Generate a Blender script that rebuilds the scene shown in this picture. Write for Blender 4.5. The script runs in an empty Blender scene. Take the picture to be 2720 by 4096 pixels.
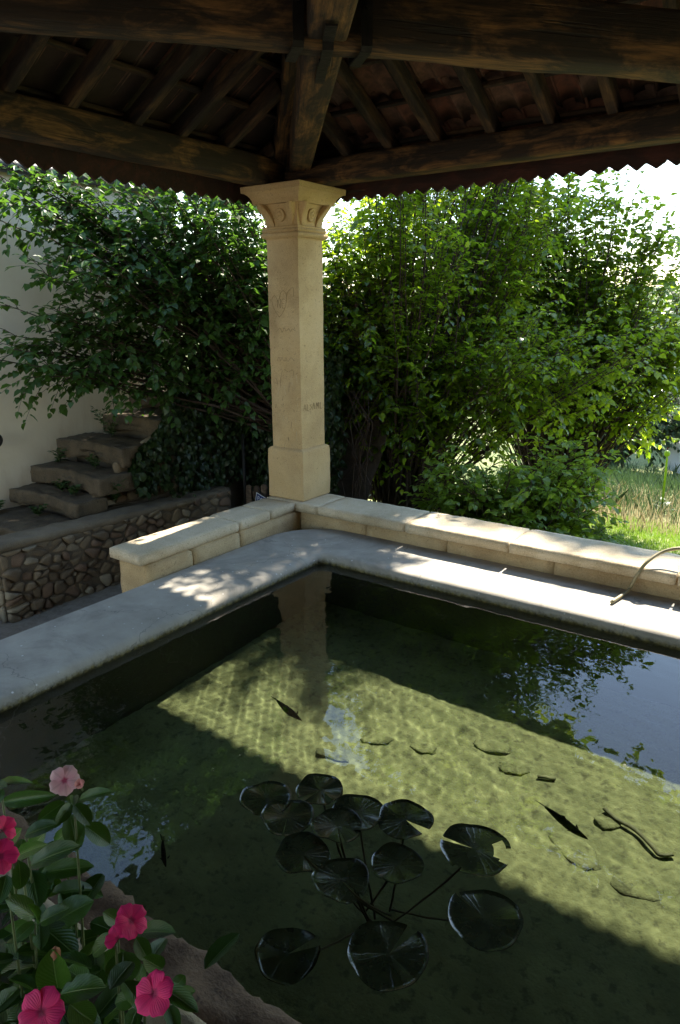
import bpy, bmesh, math, random
import numpy as np
from mathutils import Vector, Matrix, noise
random.seed(7)
rng = np.random.default_rng(7)
sc = bpy.context.scene
COL = sc.collection
R = math.radians

# ---------------------------------------------------------------- camera, sky, sun, exposure
CAM = np.array([3.430, -4.298, 1.485])
def cam_axes(yaw=R(35.5615), pitch=R(15.9507), roll=R(-0.3395)):
    f = np.array([-math.sin(yaw), math.cos(yaw), 0]); r = np.array([math.cos(yaw), math.sin(yaw), 0]); u = np.array([0, 0, 1.])
    f2 = f*math.cos(pitch) - u*math.sin(pitch); u2 = u*math.cos(pitch) + f*math.sin(pitch)
    return r*math.cos(roll) + u2*math.sin(roll), u2*math.cos(roll) - r*math.sin(roll), f2
cr, cu, cf = cam_axes()
cd = bpy.data.cameras.new('camera'); cam = bpy.data.objects.new('camera', cd); COL.objects.link(cam)
cd.sensor_fit = 'VERTICAL'; cd.sensor_height = 36; cd.sensor_width = 24; cd.lens = 2833.67/4096*36
cd.clip_start = .02; cd.clip_end = 2000
cam.matrix_world = Matrix(((cr[0], cu[0], -cf[0], CAM[0]), (cr[1], cu[1], -cf[1], CAM[1]), (cr[2], cu[2], -cf[2], CAM[2]), (0, 0, 0, 1)))
sc.camera = cam
SUN = Vector((.07, -1, -1.14)).normalized()
world = bpy.data.worlds.new('World'); sc.world = world; world.use_nodes = True
wn = world.node_tree; bg = wn.nodes['Background']
sky = wn.nodes.new('ShaderNodeTexSky'); sky.sky_type = 'NISHITA'; sky.sun_disc = False
sky.sun_elevation = math.asin(-SUN.z); sky.sun_rotation = math.atan2(-SUN.x, -SUN.y)
sky.air_density = 1.4; sky.dust_density = 0.2; sky.ozone_density = 1.3
wn.links.new(sky.outputs[0], bg.inputs[0]); bg.inputs[1].default_value = 0.13
ld = bpy.data.lights.new('sun', 'SUN'); ld.energy = 5.0; ld.angle = R(.8); ld.color = (1, .91, .77)
ld.cycles.is_caustics_light = True
sun = bpy.data.objects.new('sun', ld); COL.objects.link(sun); sun.location = (0, 6, 8)
sun.rotation_euler = SUN.to_track_quat('-Z', 'Y').to_euler()
vs = sc.view_settings; vs.view_transform = 'Standard'; vs.look = 'None'; vs.gamma = 1; vs.use_curve_mapping = False
vs.exposure = 2.0
sc.cycles.max_bounces = 10; sc.cycles.diffuse_bounces = 4; sc.cycles.transmission_bounces = 6; sc.cycles.glossy_bounces = 4
sc.cycles.sample_clamp_indirect = 6

# ---------------------------------------------------------------- helpers
ORG = {}
def _link(o, origin, parent, rot=None):
    COL.objects.link(o)
    origin = Vector(origin); ORG[o.name] = origin
    base = origin
    if parent is not None:
        o.parent = parent; base = origin - ORG[parent.name]
    m = Matrix.Translation(base)
    if rot is not None: m = m @ rot.to_4x4()
    o.matrix_basis = m
    return o
def empty(name, loc, label=None, cat=None, group=None, parent=None):
    o = bpy.data.objects.new(name, None); o.empty_display_size = .05
    _link(o, loc, parent); return tag(o, label, cat, group)
def tag(o, label=None, cat=None, group=None, kind=None):
    if label: o['label'] = label
    if cat: o['category'] = cat
    if group: o['group'] = group
    if kind: o['kind'] = kind
    return o
def mdata(name, v, f, mat, smooth=False):
    m = bpy.data.meshes.new(name); m.from_pydata([tuple(map(float, p)) for p in v], [], f)
    if mat: m.materials.append(mat)
    if smooth: m.polygons.foreach_set('use_smooth', [True]*len(m.polygons))
    return m
def mesh(name, v, f, mat, parent=None, smooth=False, origin=None):
    """v in world coordinates"""
    v = np.asarray(v, float)
    if origin is None: origin = (v.min(0) + v.max(0))/2
    o = bpy.data.objects.new(name, mdata(name, v - np.asarray(origin), f, mat, smooth))
    return _link(o, origin, parent)
def put(name, data, loc, parent=None, rot=None):
    return _link(bpy.data.objects.new(name, data), loc, parent, rot)
def join(parts):
    V = []; F = []; n = 0
    for v, f in parts:
        V.append(np.asarray(v, float)); F += [tuple(i + n for i in q) for q in f]; n += len(v)
    return np.concatenate(V), F
def box(x0, x1, y0, y1, z0, z1, b=.004):
    """box with chamfered edges"""
    bm = bmesh.new(); bmesh.ops.create_cube(bm, size=1)
    for v in bm.verts: v.co = Vector(((x0+x1)/2 + v.co.x*(x1-x0), (y0+y1)/2 + v.co.y*(y1-y0), (z0+z1)/2 + v.co.z*(z1-z0)))
    if b: bmesh.ops.bevel(bm, geom=bm.edges[:], offset=b, segments=1, affect='EDGES')
    return bmout(bm)
def bmout(bm):
    bm.verts.index_update()
    v = np.array([q.co[:] for q in bm.verts]); f = [tuple(q.index for q in p.verts) for p in bm.faces]
    bm.free(); return v, f
def rough(x0, x1, y0, y1, z0, z1, r=.02, step=.06, amp=.006, fr=9., seed=0, fine=0):
    """rounded box with an uneven surface"""
    lo = np.array([x0, y0, z0]); hi = np.array([x1, y1, z1]); n = np.maximum(2, np.round((hi-lo)/step).astype(int))
    idx = {}; V = []; F = []
    def vid(i, j, k):
        if (i, j, k) not in idx:
            idx[(i, j, k)] = len(V); V.append(lo + (hi-lo)*np.array([i/n[0], j/n[1], k/n[2]]))
        return idx[(i, j, k)]
    for a in range(3):
        b, c = (a+1) % 3, (a+2) % 3
        for side in (0, n[a]):
            for i in range(n[b]):
                for j in range(n[c]):
                    q = []
                    for di, dj in ((0, 0), (1, 0), (1, 1), (0, 1)):
                        t = [0, 0, 0]; t[a] = side; t[b] = i+di; t[c] = j+dj; q.append(vid(*t))
                    F.append(tuple(q) if side else tuple(q[::-1]))
    out = []
    for p in V:
        c = np.clip(p, lo + r, hi - r); d = p - c; L = np.linalg.norm(d)
        d = d/L if L > 1e-9 else np.array([0, 0, 1.])
        q = Vector(p*fr + seed*7.3)
        a = amp*noise.noise(q) + .5*amp*noise.noise(q*2.3) + (fine*noise.noise(q*6.1) if fine else 0)
        out.append(c + d*(r + a))
    return np.array(out), F
def beam_data(name, L, w, h, mat, r=.018, amp=.004, seed=0, seg=None):
    """timber along local +X from 0 to L, bottom at z=0, hand-hewn edges"""
    seg = seg or max(3, int(L/.16)); V = []; F = []
    sec = []
    for cx, cz, a0 in ((w/2-r, h-r, 0), (-w/2+r, h-r, 90), (-w/2+r, r, 180), (w/2-r, r, 270)):
        for a in (0, 45, 90): sec.append((cx + r*math.cos(R(a0+a)), cz + r*math.sin(R(a0+a))))
    k = len(sec)
    for i in range(seg+1):
        x = L*i/seg
        for y, z in sec:
            q = Vector((x*1.7 + seed*5.1, y*6, z*6))
            V.append((x, y + amp*noise.noise(q), z + amp*noise.noise(q + Vector((9, 3, 1)))))
    for i in range(seg):
        for j in range(k): F.append((i*k+j, (i+1)*k+j, (i+1)*k+(j+1) % k, i*k+(j+1) % k))
    F.append(tuple(range(k))); F.append(tuple(seg*k + j for j in range(k))[::-1])
    F = [q[::-1] for q in F]
    m = mdata(name, V, F, mat)
    m.polygons.foreach_set('use_smooth', [len(p.vertices) == 4 for p in m.polygons]); return m
def beam(name, p0, p1, w, h, mat, parent, **kw):
    p0 = Vector(p0); p1 = Vector(p1); d = p1 - p0; L = d.length; x = d.normalized()
    y = Vector((0, 0, 1)).cross(x).normalized(); z = x.cross(y)
    rot = Matrix((x, y, z)).transposed()
    return put(name, beam_data(name, L, w, h, mat, **kw), p0, parent, rot)
def tube(pts, rad, n=6, caps=True):
    pts = [Vector(p) for p in pts]; V = []; F = []
    rad = rad if hasattr(rad, '__len__') else [rad]*len(pts)
    up = Vector((.3, .2, 1)).normalized()
    for i, p in enumerate(pts):
        t = (pts[min(i+1, len(pts)-1)] - pts[max(i-1, 0)]).normalized()
        a = t.cross(up);
        if a.length < 1e-3: a = t.cross(Vector((1, 0, 0)))
        a.normalize(); b = t.cross(a)
        for j in range(n):
            g = 2*math.pi*j/n; V.append(p + (a*math.cos(g) + b*math.sin(g))*rad[i])
    for i in range(len(pts)-1):
        for j in range(n): F.append((i*n+j, i*n+(j+1) % n, (i+1)*n+(j+1) % n, (i+1)*n+j))
    if caps: F.append(tuple(range(n))[::-1]); F.append(tuple((len(pts)-1)*n+j for j in range(n)))
    return np.array([v[:] for v in V]), F
def bez(a, b, c, n=10):
    a, b, c = (np.asarray(q, float) for q in (a, b, c)); t = np.linspace(0, 1, n)[:, None]
    return a*(1-t)**2 + 2*b*t*(1-t) + c*t*t
def smooth_path(P, n=6):
    P = [np.asarray(p, float) for p in P]; out = []
    for i in range(len(P)-1):
        p0 = P[max(i-1, 0)]; p1 = P[i]; p2 = P[i+1]; p3 = P[min(i+2, len(P)-1)]
        for k in range(n):
            t = k/n
            out.append(.5*((2*p1) + (-p0+p2)*t + (2*p0-5*p1+4*p2-p3)*t*t + (-p0+3*p1-3*p2+p3)*t**3))
    out.append(P[-1]); return out
def inview(P, m=.04):
    d = np.asarray(P) - CAM; z = d@cf
    x = d@cr/z*2833.67/2720; y = d@cu/z*2833.67/4096
    return (z > .1) & (np.abs(x) < .5+m) & (np.abs(y) < .5+m), z

# ---------------------------------------------------------------- materials
class MT:
    def __init__(s, name):
        s.m = bpy.data.materials.new(name); s.m.use_nodes = True; s.t = s.m.node_tree
        s.b = s.t.nodes['Principled BSDF']; s.o = s.t.nodes['Material Output']
    def n(s, typ, inp=None, **kw):
        q = s.t.nodes.new('ShaderNode' + typ)
        for k, v in kw.items(): setattr(q, k, v)
        for k, v in (inp or {}).items(): s.set(q.inputs[k], v)
        return q
    def set(s, sock, v):
        if isinstance(v, bpy.types.NodeSocket): s.t.links.new(v, sock)
        elif isinstance(v, bpy.types.Node): s.t.links.new(v.outputs[0], sock)
        else: sock.default_value = (*v, 1) if isinstance(v, tuple) and len(v) == 3 and sock.type == 'RGBA' else v
    def P(s, **kw):
        for k, v in kw.items(): s.set(s.b.inputs[k.replace('_', ' ')], v)
    def pos(s): return s.n('NewGeometry').outputs['Position']
    def obj(s): return s.n('TexCoord').outputs['Object']
    def noise(s, vec, scale, detail=5, rough=.6, dist=0):
        return s.n('TexNoise', {'Vector': vec, 'Scale': scale, 'Detail': detail, 'Roughness': rough, 'Distortion': dist}).outputs['Fac']
    def ramp(s, fac, *stops, interp='LINEAR'):
        q = s.n('ValToRGB', {'Fac': fac}); e = q.color_ramp; e.interpolation = interp
        while len(e.elements) > len(stops): e.elements.remove(e.elements[-1])
        while len(e.elements) < len(stops): e.elements.new(.5)
        for el, (p, c) in zip(e.elements, stops):
            el.position = p; el.color = (*c, 1) if hasattr(c, '__len__') else (c, c, c, 1)
        return q.outputs['Color']
    def mix(s, fac, a, b, mode='MIX'):
        q = s.n('Mix', data_type='RGBA', blend_type=mode); s.set(q.inputs[0], fac); s.set(q.inputs[6], a); s.set(q.inputs[7], b)
        return q.outputs[2]
    def math(s, op, a, b=0.5, c=None):
        q = s.n('Math', operation=op); s.set(q.inputs[0], a); s.set(q.inputs[1], b)
        if c is not None: s.set(q.inputs[2], c)
        return q.outputs[0]
    def mapv(s, vec, scale, loc=(0, 0, 0)): return s.n('Mapping', {'Vector': vec, 'Scale': scale, 'Location': loc}).outputs[0]
    def bump(s, h, strength=.4, dist=.01, nrm=None):
        q = s.n('Bump', {'Height': h, 'Strength': strength, 'Distance': dist})
        if nrm is not None: s.set(q.inputs['Normal'], nrm)
        s.t.links.new(q.outputs[0], s.b.inputs['Normal']); return q.outputs[0]
def stone(name, c1, c2, stain, scale=3., stain_amt=.5, bump=.5, pit=60, rough_=.9, pits=.12):
    t = MT(name); p = t.pos()
    a = t.noise(p, scale, 6, .65); b = t.noise(p, scale*.45, 4, .6, .4); g = t.noise(p, pit, 3, .7); g2 = t.noise(p, pit*4, 2, .6)
    c = t.mix(t.ramp(a, (.3, 0.), (.7, 1.)), c1, c2)
    c = t.mix(t.math('MULTIPLY', t.ramp(b, (.45, 0.), (.68, 1.)), stain_amt), c, stain)
    c = t.mix(t.ramp(g, (.30, pits*3), (.40, 0.)), c, (c1[0]*.25, c1[1]*.24, c1[2]*.22))
    c = t.mix(.35, c, t.mix(t.ramp(g2, (.3, 0.), (.7, 1.)), (c1[0]*.65, c1[1]*.65, c1[2]*.62), (c2[0]*1.15, c2[1]*1.15, c2[2]*1.15)))
    t.P(Base_Color=c, Roughness=rough_)
    h = t.math('ADD', t.math('MULTIPLY', a, .6), t.math('ADD', t.math('MULTIPLY', g, .35), t.math('MULTIPLY', g2, .12)))
    t.bump(h, bump, .012); return t.m
M_lime = stone('limestone', (.50, .335, .145), (.64, .475, .26), (.20, .11, .04), 2.6, .9, .6, 44, pits=.2)
M_coping = stone('coping_limestone', (.50, .40, .25), (.68, .58, .42), (.27, .19, .09), 5, .7, .8, 38, pits=.2)
M_wallstone = stone('parapet_stone', (.44, .31, .15), (.58, .44, .25), (.25, .15, .06), 5, .75, .8, 34, pits=.2)
M_tuff = stone('tuff', (.085, .050, .029), (.165, .105, .060), (.035, .020, .012), 9, .7, 1.0, 26, pits=.28)
M_rub = [stone('rubble_%d' % i, c1, c2, st, 9, .6, .8, 50) for i, (c1, c2, st) in enumerate([
    ((.15, .11, .062), (.26, .19, .115), (.06, .042, .024)), ((.11, .08, .047), (.20, .14, .08), (.045, .03, .02)),
    ((.20, .16, .105), (.33, .27, .18), (.09, .07, .045)), ((.13, .08, .048), (.22, .14, .085), (.05, .034, .023))])]
M_mortar = stone('earth_mortar', (.085, .064, .040), (.15, .112, .07), (.04, .032, .02), 8, .6, .9, 40)
M_step = stone('worn_step_stone', (.055, .040, .023), (.135, .098, .056), (.018, .014, .008), 9, .9, 1.0, 28, pits=.3)
M_cap = stone('wall_cap_mortar', (.12, .092, .058), (.22, .17, .11), (.045, .036, .02), 8, .6, .8, 50)
M_pot = stone('cast_trough', (.34, .28, .19), (.46, .39, .28), (.18, .14, .09), 14, .5, .9, 120)
M_soil = stone('soil', (.05, .035, .022), (.08, .055, .035), (.02, .016, .01), 20, .5, 1, 60)

def mk_concrete():
    t = MT('rim_concrete'); p = t.pos()
    a = t.noise(p, 3.2, 6, .65); g = t.noise(p, 45, 4, .7); s = t.noise(p, 160, 2, .5)
    c = t.mix(t.ramp(a, (.32, 0.), (.68, 1.)), (.28, .258, .215), (.41, .383, .325))
    st = t.noise(t.mapv(p, (1, 1, 1), (3, 1, 0)), 1.6, 6, .7, 1.2)
    c = t.mix(t.ramp(st, (.52, 0.), (.70, .55)), c, (.15, .14, .12))
    vor = t.n('TexVoronoi', {'Vector': t.mapv(p, (1, 1, 1), (.3, .2, 0)), 'Scale': 14.}); c = t.mix(t.ramp(vor.outputs['Distance'], (.05, .75), (.085, 0.)), c, (.72, .71, .68))
    vor2 = t.n('TexVoronoi', {'Vector': p, 'Scale': 23.}); c = t.mix(t.ramp(vor2.outputs['Distance'], (.05, .6), (.09, 0.)), c, (.12, .115, .10))
    # algae along the waterline and on the inner face below the rim
    z = t.n('SeparateXYZ', {'Vector': p}).outputs['Z']
    zz = t.math('ADD', z, t.math('MULTIPLY', t.math('SUBTRACT', g, .5), .05))
    al = t.ramp(t.math('MULTIPLY_ADD', zz, -14., -2.78), (0., 0.), (.45, 1.))
    algae = t.mix(t.ramp(t.noise(p, 30, 4, .6), (.35, 0.), (.65, 1.)), (.035, .032, .014), (.20, .16, .045))
    c = t.mix(al, c, algae)
    uw = t.ramp(t.math('MULTIPLY_ADD', zz, -14., -3.15), (0., 0.), (.5, 1.)); c = t.mix(uw, c, (.022, .024, .009))
    ck = t.n('TexVoronoi', {'Vector': t.n('VectorMath', {0: p, 1: t.n('VectorMath', {0: t.n('TexNoise', {'Vector': p, 'Scale': 4., 'Detail': 5.}).outputs['Color'], 'Scale': .35}, operation='SCALE').outputs[0]}, operation='ADD').outputs[0], 'Scale': 1.05}, feature='DISTANCE_TO_EDGE').outputs['Distance']
    c = t.mix(t.ramp(ck, (.0, .55), (.0022, 0.)), c, (.10, .095, .085))
    t.P(Base_Color=c, Roughness=.82)
    t.bump(t.math('ADD', t.math('MULTIPLY', g, .5), t.math('MULTIPLY', s, .3)), .35, .006); return t.m
M_conc = mk_concrete()

def mk_wood(name, dark, light, paint=None):
    t = MT(name); o = t.obj(); rnd = t.n('ObjectInfo').outputs['Random']
    off = t.n('CombineXYZ', {'X': t.math('MULTIPLY', rnd, 37.), 'Y': t.math('MULTIPLY', rnd, 11.)}).outputs[0]
    v = t.n('VectorMath', {0: o, 1: off}, operation='ADD').outputs[0]
    gr = t.noise(t.mapv(v, (1.6, 26, 26)), 2.2, 6, .65, .6); blot = t.noise(t.mapv(v, (1.1, 3, 3)), 2.3, 6, .65, 1.0)
    fine = t.noise(t.mapv(v, (4, 120, 120)), 2., 3, .6); crack = t.noise(t.mapv(v, (.9, 22, 22)), 1.7, 3, .5, .3)
    c = t.mix(t.ramp(gr, (.3, 0.), (.68, 1.)), dark, light)
    c = t.mix(t.ramp(blot, (.44, .92), (.62, 0.)), c, (dark[0]*.35, dark[1]*.33, dark[2]*.3))
    c = t.mix(t.ramp(crack, (.33, .9), (.37, 0.)), c, (.012, .009, .006))
    t.P(Base_Color=c, Roughness=.8)
    t.bump(t.math('ADD', t.math('MULTIPLY', gr, .6), t.math('ADD', t.math('MULTIPLY', fine, .3), t.math('MULTIPLY', t.ramp(crack, (.33, 0.), (.39, 1.)), .8))), .6, .01)
    return t.m
M_wood = mk_wood('aged_beam_wood', (.016, .0075, .0026), (.27, .135, .040))
M_raft = mk_wood('rafter_wood', (.016, .008, .003), (.12, .062, .022))
M_picket = mk_wood('picket_wood', (.12, .075, .045), (.21, .14, .085))
M_fascia = mk_wood('red_brown_painted_board', (.045, .010, .005), (.065, .016, .008))

def simple(name, col, rough_=.6, metal=0, nscale=12, var=.35, bump=0, spec=.5):
    t = MT(name); p = t.pos(); a = t.noise(p, nscale, 5, .6)
    c = t.mix(t.ramp(a, (.3, 0.), (.7, 1.)), tuple(k*(1-var) for k in col), tuple(min(1, k*(1+var)) for k in col))
    t.P(Base_Color=c, Roughness=rough_, Metallic=metal); t.b.inputs['Specular IOR Level'].default_value = spec
    if bump: t.bump(a, bump, .01)
    return t.m
def mk_tile():
    t = MT('terracotta_tile'); p = t.pos(); rnd = t.n('ObjectInfo').outputs['Random']
    a = t.noise(p, 14, 5, .65); c = t.mix(rnd, (.13, .045, .024), (.19, .10, .06)); c = t.mix(t.ramp(t.math('FRACT', t.math('MULTIPLY', rnd, 7.3)), (.6, 0.), (1., .6)), c, (.10, .075, .06))
    c = t.mix(t.ramp(a, (.35, .75), (.62, 0.)), c, (.028, .018, .013)); t.P(Base_Color=c, Roughness=.9); t.bump(a, .4, .008); return t.m
M_tile = mk_tile()
M_iron = simple('wrought_iron', (.018, .016, .014), .6, .6, 30, .4, .3)
M_deck = simple('roof_underlay', (.03, .018, .012), .9)
M_black = simple('black_gutter', (.022, .022, .024), .45)
M_ground = None

def mk_plaster():
    t = MT('house_plaster'); p = t.pos(); a = t.noise(p, 1.3, 6, .65, .5); g = t.noise(p, 30, 4, .7)
    z = t.n('SeparateXYZ', {'Vector': p}).outputs['Z']
    c = t.mix(t.ramp(a, (.35, 0.), (.7, 1.)), (.70, .59, .43), (.80, .70, .54))
    stn = t.noise(t.mapv(p, (3, 3, .7)), 1.6, 5, .7); low = t.ramp(t.math('ADD', t.math('MULTIPLY', z, -.45), t.math('MULTIPLY', stn, 1.1)), (.35, 0.), (.85, .75))
    c = t.mix(low, c, (.46, .31, .17)); t.P(Base_Color=c, Roughness=.92); t.bump(g, .25, .006); return t.m
M_plaster = mk_plaster()

def mk_leaf(name, c1, c2, tr1, tr2, tw=.45, rough_=.38, spec=.5, vein=None):
    t = MT(name); g = t.n('NewGeometry'); rnd = g.outputs['Random Per Island']; p = g.outputs['Position']
    if vein: rnd = t.math('FRACT', t.math('ADD', rnd, t.math('MULTIPLY', t.n('ObjectInfo').outputs['Random'], 1.)))
    big = t.noise(p, 1.6, 3, .5)
    f = t.math('ADD', t.math('MULTIPLY', rnd, .7), t.math('MULTIPLY', big, .35))
    c = t.mix(f, c1, c2); tr = t.mix(f, tr1, tr2)
    if vein:
        uv = t.n('TexCoord').outputs['UV']; s = t.n('SeparateXYZ', {'Vector': uv})
        au = t.math('ABSOLUTE', t.math('SUBTRACT', s.outputs['X'], .5))
        mid = t.ramp(au, (.012, 1.), (.03, 0.))
        side = t.math('SINE', t.math('MULTIPLY', t.math('SUBTRACT', s.outputs['Y'], t.math('MULTIPLY', au, .9)), 62.))
        sv = t.math('MULTIPLY', t.ramp(side, (.92, 0.), (1., 1.)), .10)
        c = t.mix(t.math('MAXIMUM', mid, sv), c, vein)
        c = t.mix(t.ramp(t.noise(t.pos(), 260, 3, .6), (.62, 0.), (.75, .3)), c, (c1[0]*.4, c1[1]*.4, c1[2]*.4))
        t.bump(t.math('ADD', t.math('MULTIPLY', mid, -1.), t.math('MULTIPLY', side, .10)), .5, .002)
    t.P(Base_Color=c, Roughness=rough_); t.b.inputs['Specular IOR Level'].default_value = spec
    tl = t.n('BsdfTranslucent', {'Color': tr}); ms = t.n('MixShader', {0: tw, 1: t.b.outputs[0], 2: tl.outputs[0]})
    t.t.links.new(ms.outputs[0], t.o.inputs['Surface']); return t.m
M_leaf = mk_leaf('shrub_leaf', (.038, .085, .010), (.095, .16, .018), (.20, .38, .010), (.50, .62, .03), .55, .22, .7)
M_leafd = mk_leaf('overhang_leaf', (.03, .07, .016), (.06, .12, .022), (.07, .18, .015), (.16, .32, .03), .4, .4, .45)
M_ivy = mk_leaf('ivy_leaf', (.010, .024, .007), (.024, .048, .011), (.02, .05, .006), (.045, .10, .012), .25, .4, .35)
M_bush = mk_leaf('low_bush_leaf', (.07, .14, .02), (.16, .25, .03), (.24, .42, .02), (.50, .64, .05), .52, .35, .6)
M_far = mk_leaf('far_tree_leaf', (.03, .055, .03), (.07, .11, .055), (.04, .08, .02), (.10, .17, .05), .3, .6, .3)
M_olive = mk_leaf('olive_leaf', (.10, .15, .08), (.19, .25, .14), (.10, .18, .05), (.22, .34, .12), .35, .5, .4)
M_grass = mk_leaf('grass_blade', (.08, .16, .02), (.15, .25, .035), (.2, .38, .03), (.36, .5, .06), .4, .6, .2)
M_dry = mk_leaf('dry_grass_blade', (.18, .135, .065), (.34, .27, .14), (.35, .28, .14), (.5, .42, .24), .35, .7, .2)
M_weed = mk_leaf('weed_leaf', (.03, .07, .02), (.06, .11, .03), (.05, .11, .02), (.10, .2, .03), .3, .5, .4)
M_vinca = mk_leaf('periwinkle_leaf', (.012, .04, .006), (.04, .10, .011), (.04, .11, .006), (.10, .22, .012), .2, .34, .4, vein=(.10, .17, .045))
M_bark = simple('shrub_bark', (.05, .03, .02), .85, 0, 40, .5, .5)
M_stemg = simple('green_stem', (.09, .12, .04), .6, 0, 60, .3)

# ---------------------------------------------------------------- ground
def gz(x, y):
    s = lambda a, b, t: (lambda u: u*u*(3-2*u))(min(1, max(0, (t-a)/(b-a))))
    out = -1.25 if .15 < x < 4.9 and -4.1 < y < -.1 else -.66
    if y > .35:
        slope = -.62 - .135*min(max(y-1, 0), 13) + .05*noise.noise(Vector((x*.6, y*.6, 0)))
        far = 5.5*s(60, 190, math.hypot(x, y)) + 9*s(150, 420, math.hypot(x, y))
        out = slope + far
    return out - .004
def mk_ground():
    t = MT('earth_and_turf'); p = t.pos(); a = t.noise(p, 1.4, 6, .65); g = t.noise(p, 22, 5, .7)
    y = t.n('SeparateXYZ', {'Vector': p}).outputs['Y']
    turf = t.mix(t.ramp(a, (.35, 0.), (.65, 1.)), (.09, .14, .03), (.21, .21, .08))
    earth = t.mix(t.ramp(g, (.3, 0.), (.7, 1.)), (.13, .11, .08), (.22, .185, .14))
    c = t.mix(t.ramp(t.math('MULTIPLY', y, .5), (.15, 0.), (.4, 1.)), earth, turf); t.P(Base_Color=c, Roughness=.95); t.bump(g, .6, .02); return t.m
def axis(vals): return np.array(sorted(set(vals)))
gx = axis(list(np.arange(-14, 14.1, .5)) + [.14, .16, 4.89, 4.91, -400, -250, -150, -100, -60, -40, -28, -20, 20, 28, 40, 60, 100, 150, 250, 400])
gy = axis(list(np.arange(-12, 20.1, .5)) + [-4.11, -4.09, -.11, -.09, -400, -150, -60, -30, -18, .34, .36, 24, 30, 40, 55, 70, 90, 120, 160, 200, 260, 330, 420])
V = [(x, y, gz(x, y)) for y in gy for x in gx]; nx = len(gx)
F = [(j*nx+i, j*nx+i+1, (j+1)*nx+i+1, (j+1)*nx+i) for j in range(len(gy)-1) for i in range(nx-1)]
tag(mesh('ground', V, F, mk_ground(), smooth=True), kind='structure')

# ---------------------------------------------------------------- basin with rim, water
WZ = -.235; FZ = -.95; BX1 = 4.7; BY0 = -3.30
basin = empty('stone_basin', (2.6, -1.9, -.66), 'grey concrete rimmed wash basin filled with clear water', 'basin')
def rim_curve():
    O = []; I = []
    for t in np.linspace(0, 1, 56)[:-1]:
        x = BX1 + (.63 - BX1)*t; xo = BX1 + (.45 - BX1)*t; O.append((xo, .0)); I.append((x, -.54))
    for a in np.linspace(90, 180, 13):
        O.append((.45 + .45*math.cos(R(a)), -.45 + .45*math.sin(R(a)))); I.append((.63 + .06*math.cos(R(a)), -.60 + .06*math.sin(R(a))))
    for t in np.linspace(0, 1, 50)[1:]:
        O.append((.0, -.45 + (BY0 + .45)*t)); I.append((.57, -.60 + (BY0 + .60)*t))
    return np.array(O), np.array(I)
O, I = rim_curve(); nI = len(I)
nrm = []
for i in range(nI):
    a = I[max(i-1, 0)]; b = I[min(i+1, nI-1)]; d = (b-a)/np.linalg.norm(b-a); nrm.append((d[1], -d[0]))   # away from the water
nrm = -np.array(nrm)
for k in range(nI):
    c = np.array([2.6, -1.9]) - I[k]
    if c@nrm[k] > 0: nrm[k] *= -1
prof = []
def ring(xy, z): prof.append(np.column_stack([xy, np.full(len(xy), z) if np.isscalar(z) else z]))
wob = np.array([noise.noise(Vector((p[0]*5, p[1]*5, 3))) for p in I]); wob2 = np.array([noise.noise(Vector((p[0]*17, p[1]*17, 8))) for p in I])
ring(O, -.70); ring(O, -.19); ring(O + (I-O)*.012, -.172); ring(O + (I-O)*.03, -.166)
for t in (.2, .4, .6, .78): ring(O + (I-O)*t, -.165 + .002*wob)
ring(I + nrm*.045, -.166 + .002*wob2); ring(I + nrm*(.024 + .004*wob2[:, None]), -.170); ring(I + nrm*(.008 + .004*wob2[:, None]), -.182); ring(I + nrm*(.004*wob[:, None]), -.198)
ring(I + nrm*(.006*wob2[:, None] + .002), -.225); ring(I + nrm*(.006*wob[:, None] + .006), -.26); ring(I + nrm*.01, -.6); ring(I + nrm*.01, FZ-.06)
V = np.concatenate(prof); F = []
for k in range(len(prof)-1):
    for i in range(nI-1): F.append((k*nI+i, (k+1)*nI+i, (k+1)*nI+i+1, k*nI+i+1))
rim = mesh('rim', V, [f[::-1] for f in F], M_conc, basin, smooth=True)
def mk_silt():
    t = MT('silt'); p = t.pos(); a = t.noise(p, 5, 6, .6); g = t.noise(p, 26, 4, .6); s = t.noise(p, 90, 3, .6)
    c = t.mix(t.ramp(a, (.3, 0.), (.7, 1.)), (.064, .076, .028), (.112, .126, .050))
    c = t.mix(t.ramp(g, (.34, .7), (.46, 0.)), c, (.03, .034, .012)); t.P(Base_Color=c, Roughness=.95)
    t.bump(t.math('ADD', t.math('MULTIPLY', g, .7), t.math('MULTIPLY', s, .25)), .7, .02); return t.m
M_silt = mk_silt()
xs = np.arange(.5, BX1+.06, .028); ys = np.arange(BY0-.1, -.44, .028)
V = []
for y in ys:
    for x in xs:
        q = Vector((x, y, 0)); d = noise.noise(q*6)*.010 + noise.noise(q*13)*.008 + noise.noise(q*1.7)*.02
        c = noise.noise(q*9 + Vector((4, 4, 4))); d -= .02*max(0, c-.38)/.4
        V.append((x, y, FZ + d))
nx = len(xs); F = [(j*nx+i, j*nx+i+1, (j+1)*nx+i+1, (j+1)*nx+i) for j in range(len(ys)-1) for i in range(nx-1)]
fl = mesh('silted_floor', V, F, M_silt, basin, smooth=True); fl.cycles.is_caustics_receiver = True
rim.cycles.is_caustics_receiver = True
mesh('end_wall', *box(BX1+.002, BX1+.5, BY0-.3, -.02, -.7, -.165, .01), M_conc, basin)
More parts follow.
